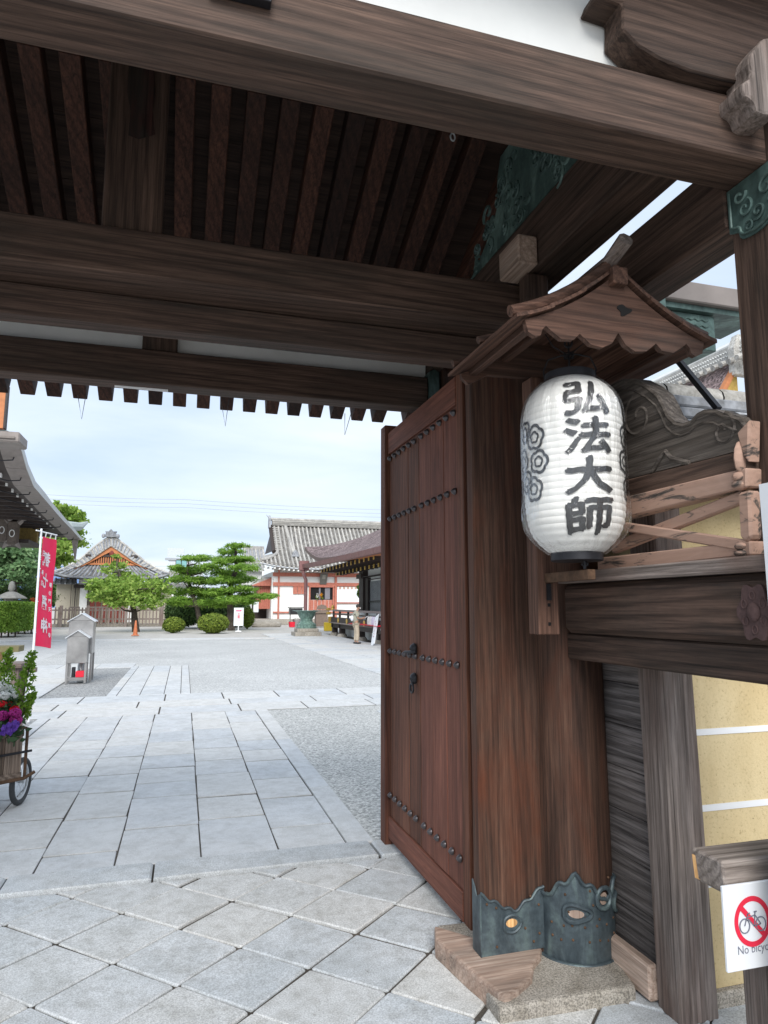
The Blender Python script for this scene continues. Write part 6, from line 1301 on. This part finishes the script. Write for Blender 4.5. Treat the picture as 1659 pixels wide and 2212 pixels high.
# row of far trees closing the gaps
for i,(x,y,rx,h,lab) in enumerate(((372,1258,26,22,'distant dark tree behind the low tiled wall'),(585,1262,26,30,'distant tree in the gap behind the white outbuilding'),(95,1268,30,34,'distant tree mass between left hall and gabled hall'))):
    tree('distant_tree',lab,92+i*3,[(x,1340),(x,1300),(x,y+8)],[(x-rx*.4,y+h*.3,rx*.7,h*.4),(x+rx*.4,y+h*.2,rx*.7,h*.4),(x,y,rx*.6,h*.4),(x,y+h*.8,rx,h*.45)],M['pined'],.4,.6,30,.6)
# ------------------------------------------------------------------ person reading beside the veranda
pp=gd(769,1391); per=thing('person','person in khaki shirt and beige trousers reading a leaflet by the veranda','person',(pp.x,pp.y,0))
def skinned(name,pts,edges,mat,parent,sub=2):
    bm=bmesh.new(); lay=bm.verts.layers.skin.verify(); V=[]
    for i,(co,r) in enumerate(pts):
        v=bm.verts.new(Vector(co)+pp-wloc(parent)); v[lay].radius=(r,r) if not isinstance(r,tuple) else r; v[lay].use_root=(i==0); V.append(v)
    for a,b_ in edges: bm.edges.new((V[a],V[b_]))
    me=bpy.data.meshes.new(name); bm.to_mesh(me); bm.free(); me.materials.append(mat)
    o=bpy.data.objects.new(name,me); COL.objects.link(o); o.parent=parent
    m=o.modifiers.new('skin','SKIN'); m.use_smooth_shade=True; s=o.modifiers.new('smooth','SUBSURF'); s.levels=s.render_levels=sub; return o
# faces +X, head bowed toward the leaflet
body=skinned('body',[((0,0,.95),.105),((-.02,0,1.12),.11),((0,0,1.32),.115),((.03,0,1.43),.06),((.065,0,1.50),.055),((.10,0,1.575),.085),((.105,0,1.65),.080),
 ((.01,.16,1.37),.055),((.03,.20,1.12),.042),((.24,.13,1.10),.032),((.33,.09,1.13),.028),((.01,-.16,1.37),.055),((.03,-.20,1.12),.042),((.24,-.13,1.10),.032),((.33,-.09,1.13),.028),
 ((0,.09,.88),.09),((.03,.10,.48),.058),((-.02,.10,.09),.042),((.10,.11,.035),.035),((0,-.09,.88),.09),((.05,-.10,.48),.058),((.03,-.10,.09),.042),((.15,-.11,.035),.035)],
 [(0,1),(1,2),(2,3),(3,4),(4,5),(5,6),(2,7),(7,8),(8,9),(9,10),(2,11),(11,12),(12,13),(13,14),(0,15),(15,16),(16,17),(17,18),(0,19),(19,20),(20,21),(21,22)],M['skin'],per)
skinned('shirt',[((0,0,.92),(.155,.165)),((-.03,0,1.08),(.16,.165)),((-.02,0,1.24),(.15,.17)),((0,0,1.38),(.12,.15)),((.03,0,1.44),.075),((.0,.17,1.36),.085),((.02,.21,1.17),.075),((.0,-.17,1.36),.085),((.02,-.21,1.17),.075)],[(0,1),(1,2),(2,3),(3,4),(3,5),(5,6),(3,7),(7,8)],M['shirt'],per)
skinned('trousers',[((0,0,.93),(.135,.145)),((0,.09,.84),.115),((.03,.10,.48),.090),((-.01,.10,.12),.080),((0,-.09,.84),.115),((.05,-.10,.48),.090),((.035,-.10,.12),.080)],[(0,1),(1,2),(2,3),(0,4),(4,5),(5,6)],M['trouser'],per)
for yy,xx in ((.105,.03),(-.105,.07)): b=MB(); b.ball(pp+Vector((xx,yy,.045)),(.145,.055,.045),12,6); b.build('shoe',M['rubber'],per,smooth=True)
hb=MB(); hb.ball(pp+Vector((.085,0,1.655)),(.105,.092,.088),14,8); hb.build('hair',M['hair'],per,smooth=True)
for s in (-1,1):
    b=MB(); b.ball(pp+Vector((.085,s*.088,1.59)),(.022,.012,.032),8,5); b.build('ear',M['skin'],per,smooth=True); b=MB(); b.ball(pp+Vector((.178,s*.034,1.60)),(.010,.014,.008),8,5); b.build('eye',M['hair'],per,smooth=True)
    hx_=pp+Vector((.34,s*.085,1.135))
    b=MB(); b.ball(hx_,(.045,.022,.032),8,5); b.build('palm',M['skin'],per,smooth=True)
    for f in range(4): MB().tube([hx_+Vector((.03,-s*.005,.02-.014*f)),hx_+Vector((.07-.006*f,-s*.018,.018-.014*f)),hx_+Vector((.085-.008*f,-s*.04,.014-.014*f))],.008,6).build('finger',M['skin'],per,smooth=True)
    MB().tube([hx_+Vector((.0,-s*.01,.025)),hx_+Vector((.03,-s*.03,.045)),hx_+Vector((.055,-s*.038,.04))],.009,6).build('thumb',M['skin'],per,smooth=True)
b=MB(); b.ball(pp+Vector((.178,0,1.565)),(.03,.055,.042),10,6); b.build('face_mask',M['white2'],per,smooth=True)
b=MB(); b.ball(pp+Vector((.195,0,1.59)),(.018,.012,.02),8,5); b.build('nose',M['skin'],per,smooth=True)
lp=pp+Vector((.42,0,1.15)); MB().hexa([lp+Vector((-.06,-.10,-.03)),lp+Vector((.10,-.10,.05)),lp+Vector((.10,.10,.05)),lp+Vector((-.06,.10,-.03)),lp+Vector((-.062,-.10,-.026)),lp+Vector((.098,-.10,.054)),lp+Vector((.098,.10,.054)),lp+Vector((-.062,.10,-.026))]).build('leaflet',M['white2'],None,label='white leaflet held open in the hands of the standing person',cat='leaflet')
bg2=MB(); bg2.ball(pp+Vector((-.20,-.05,1.12)),(.07,.14,.13),10,6); bg2.build('white_pouch',M['white2'],None,smooth=True,label='small white bag worn at the back of the standing person',cat='bag')
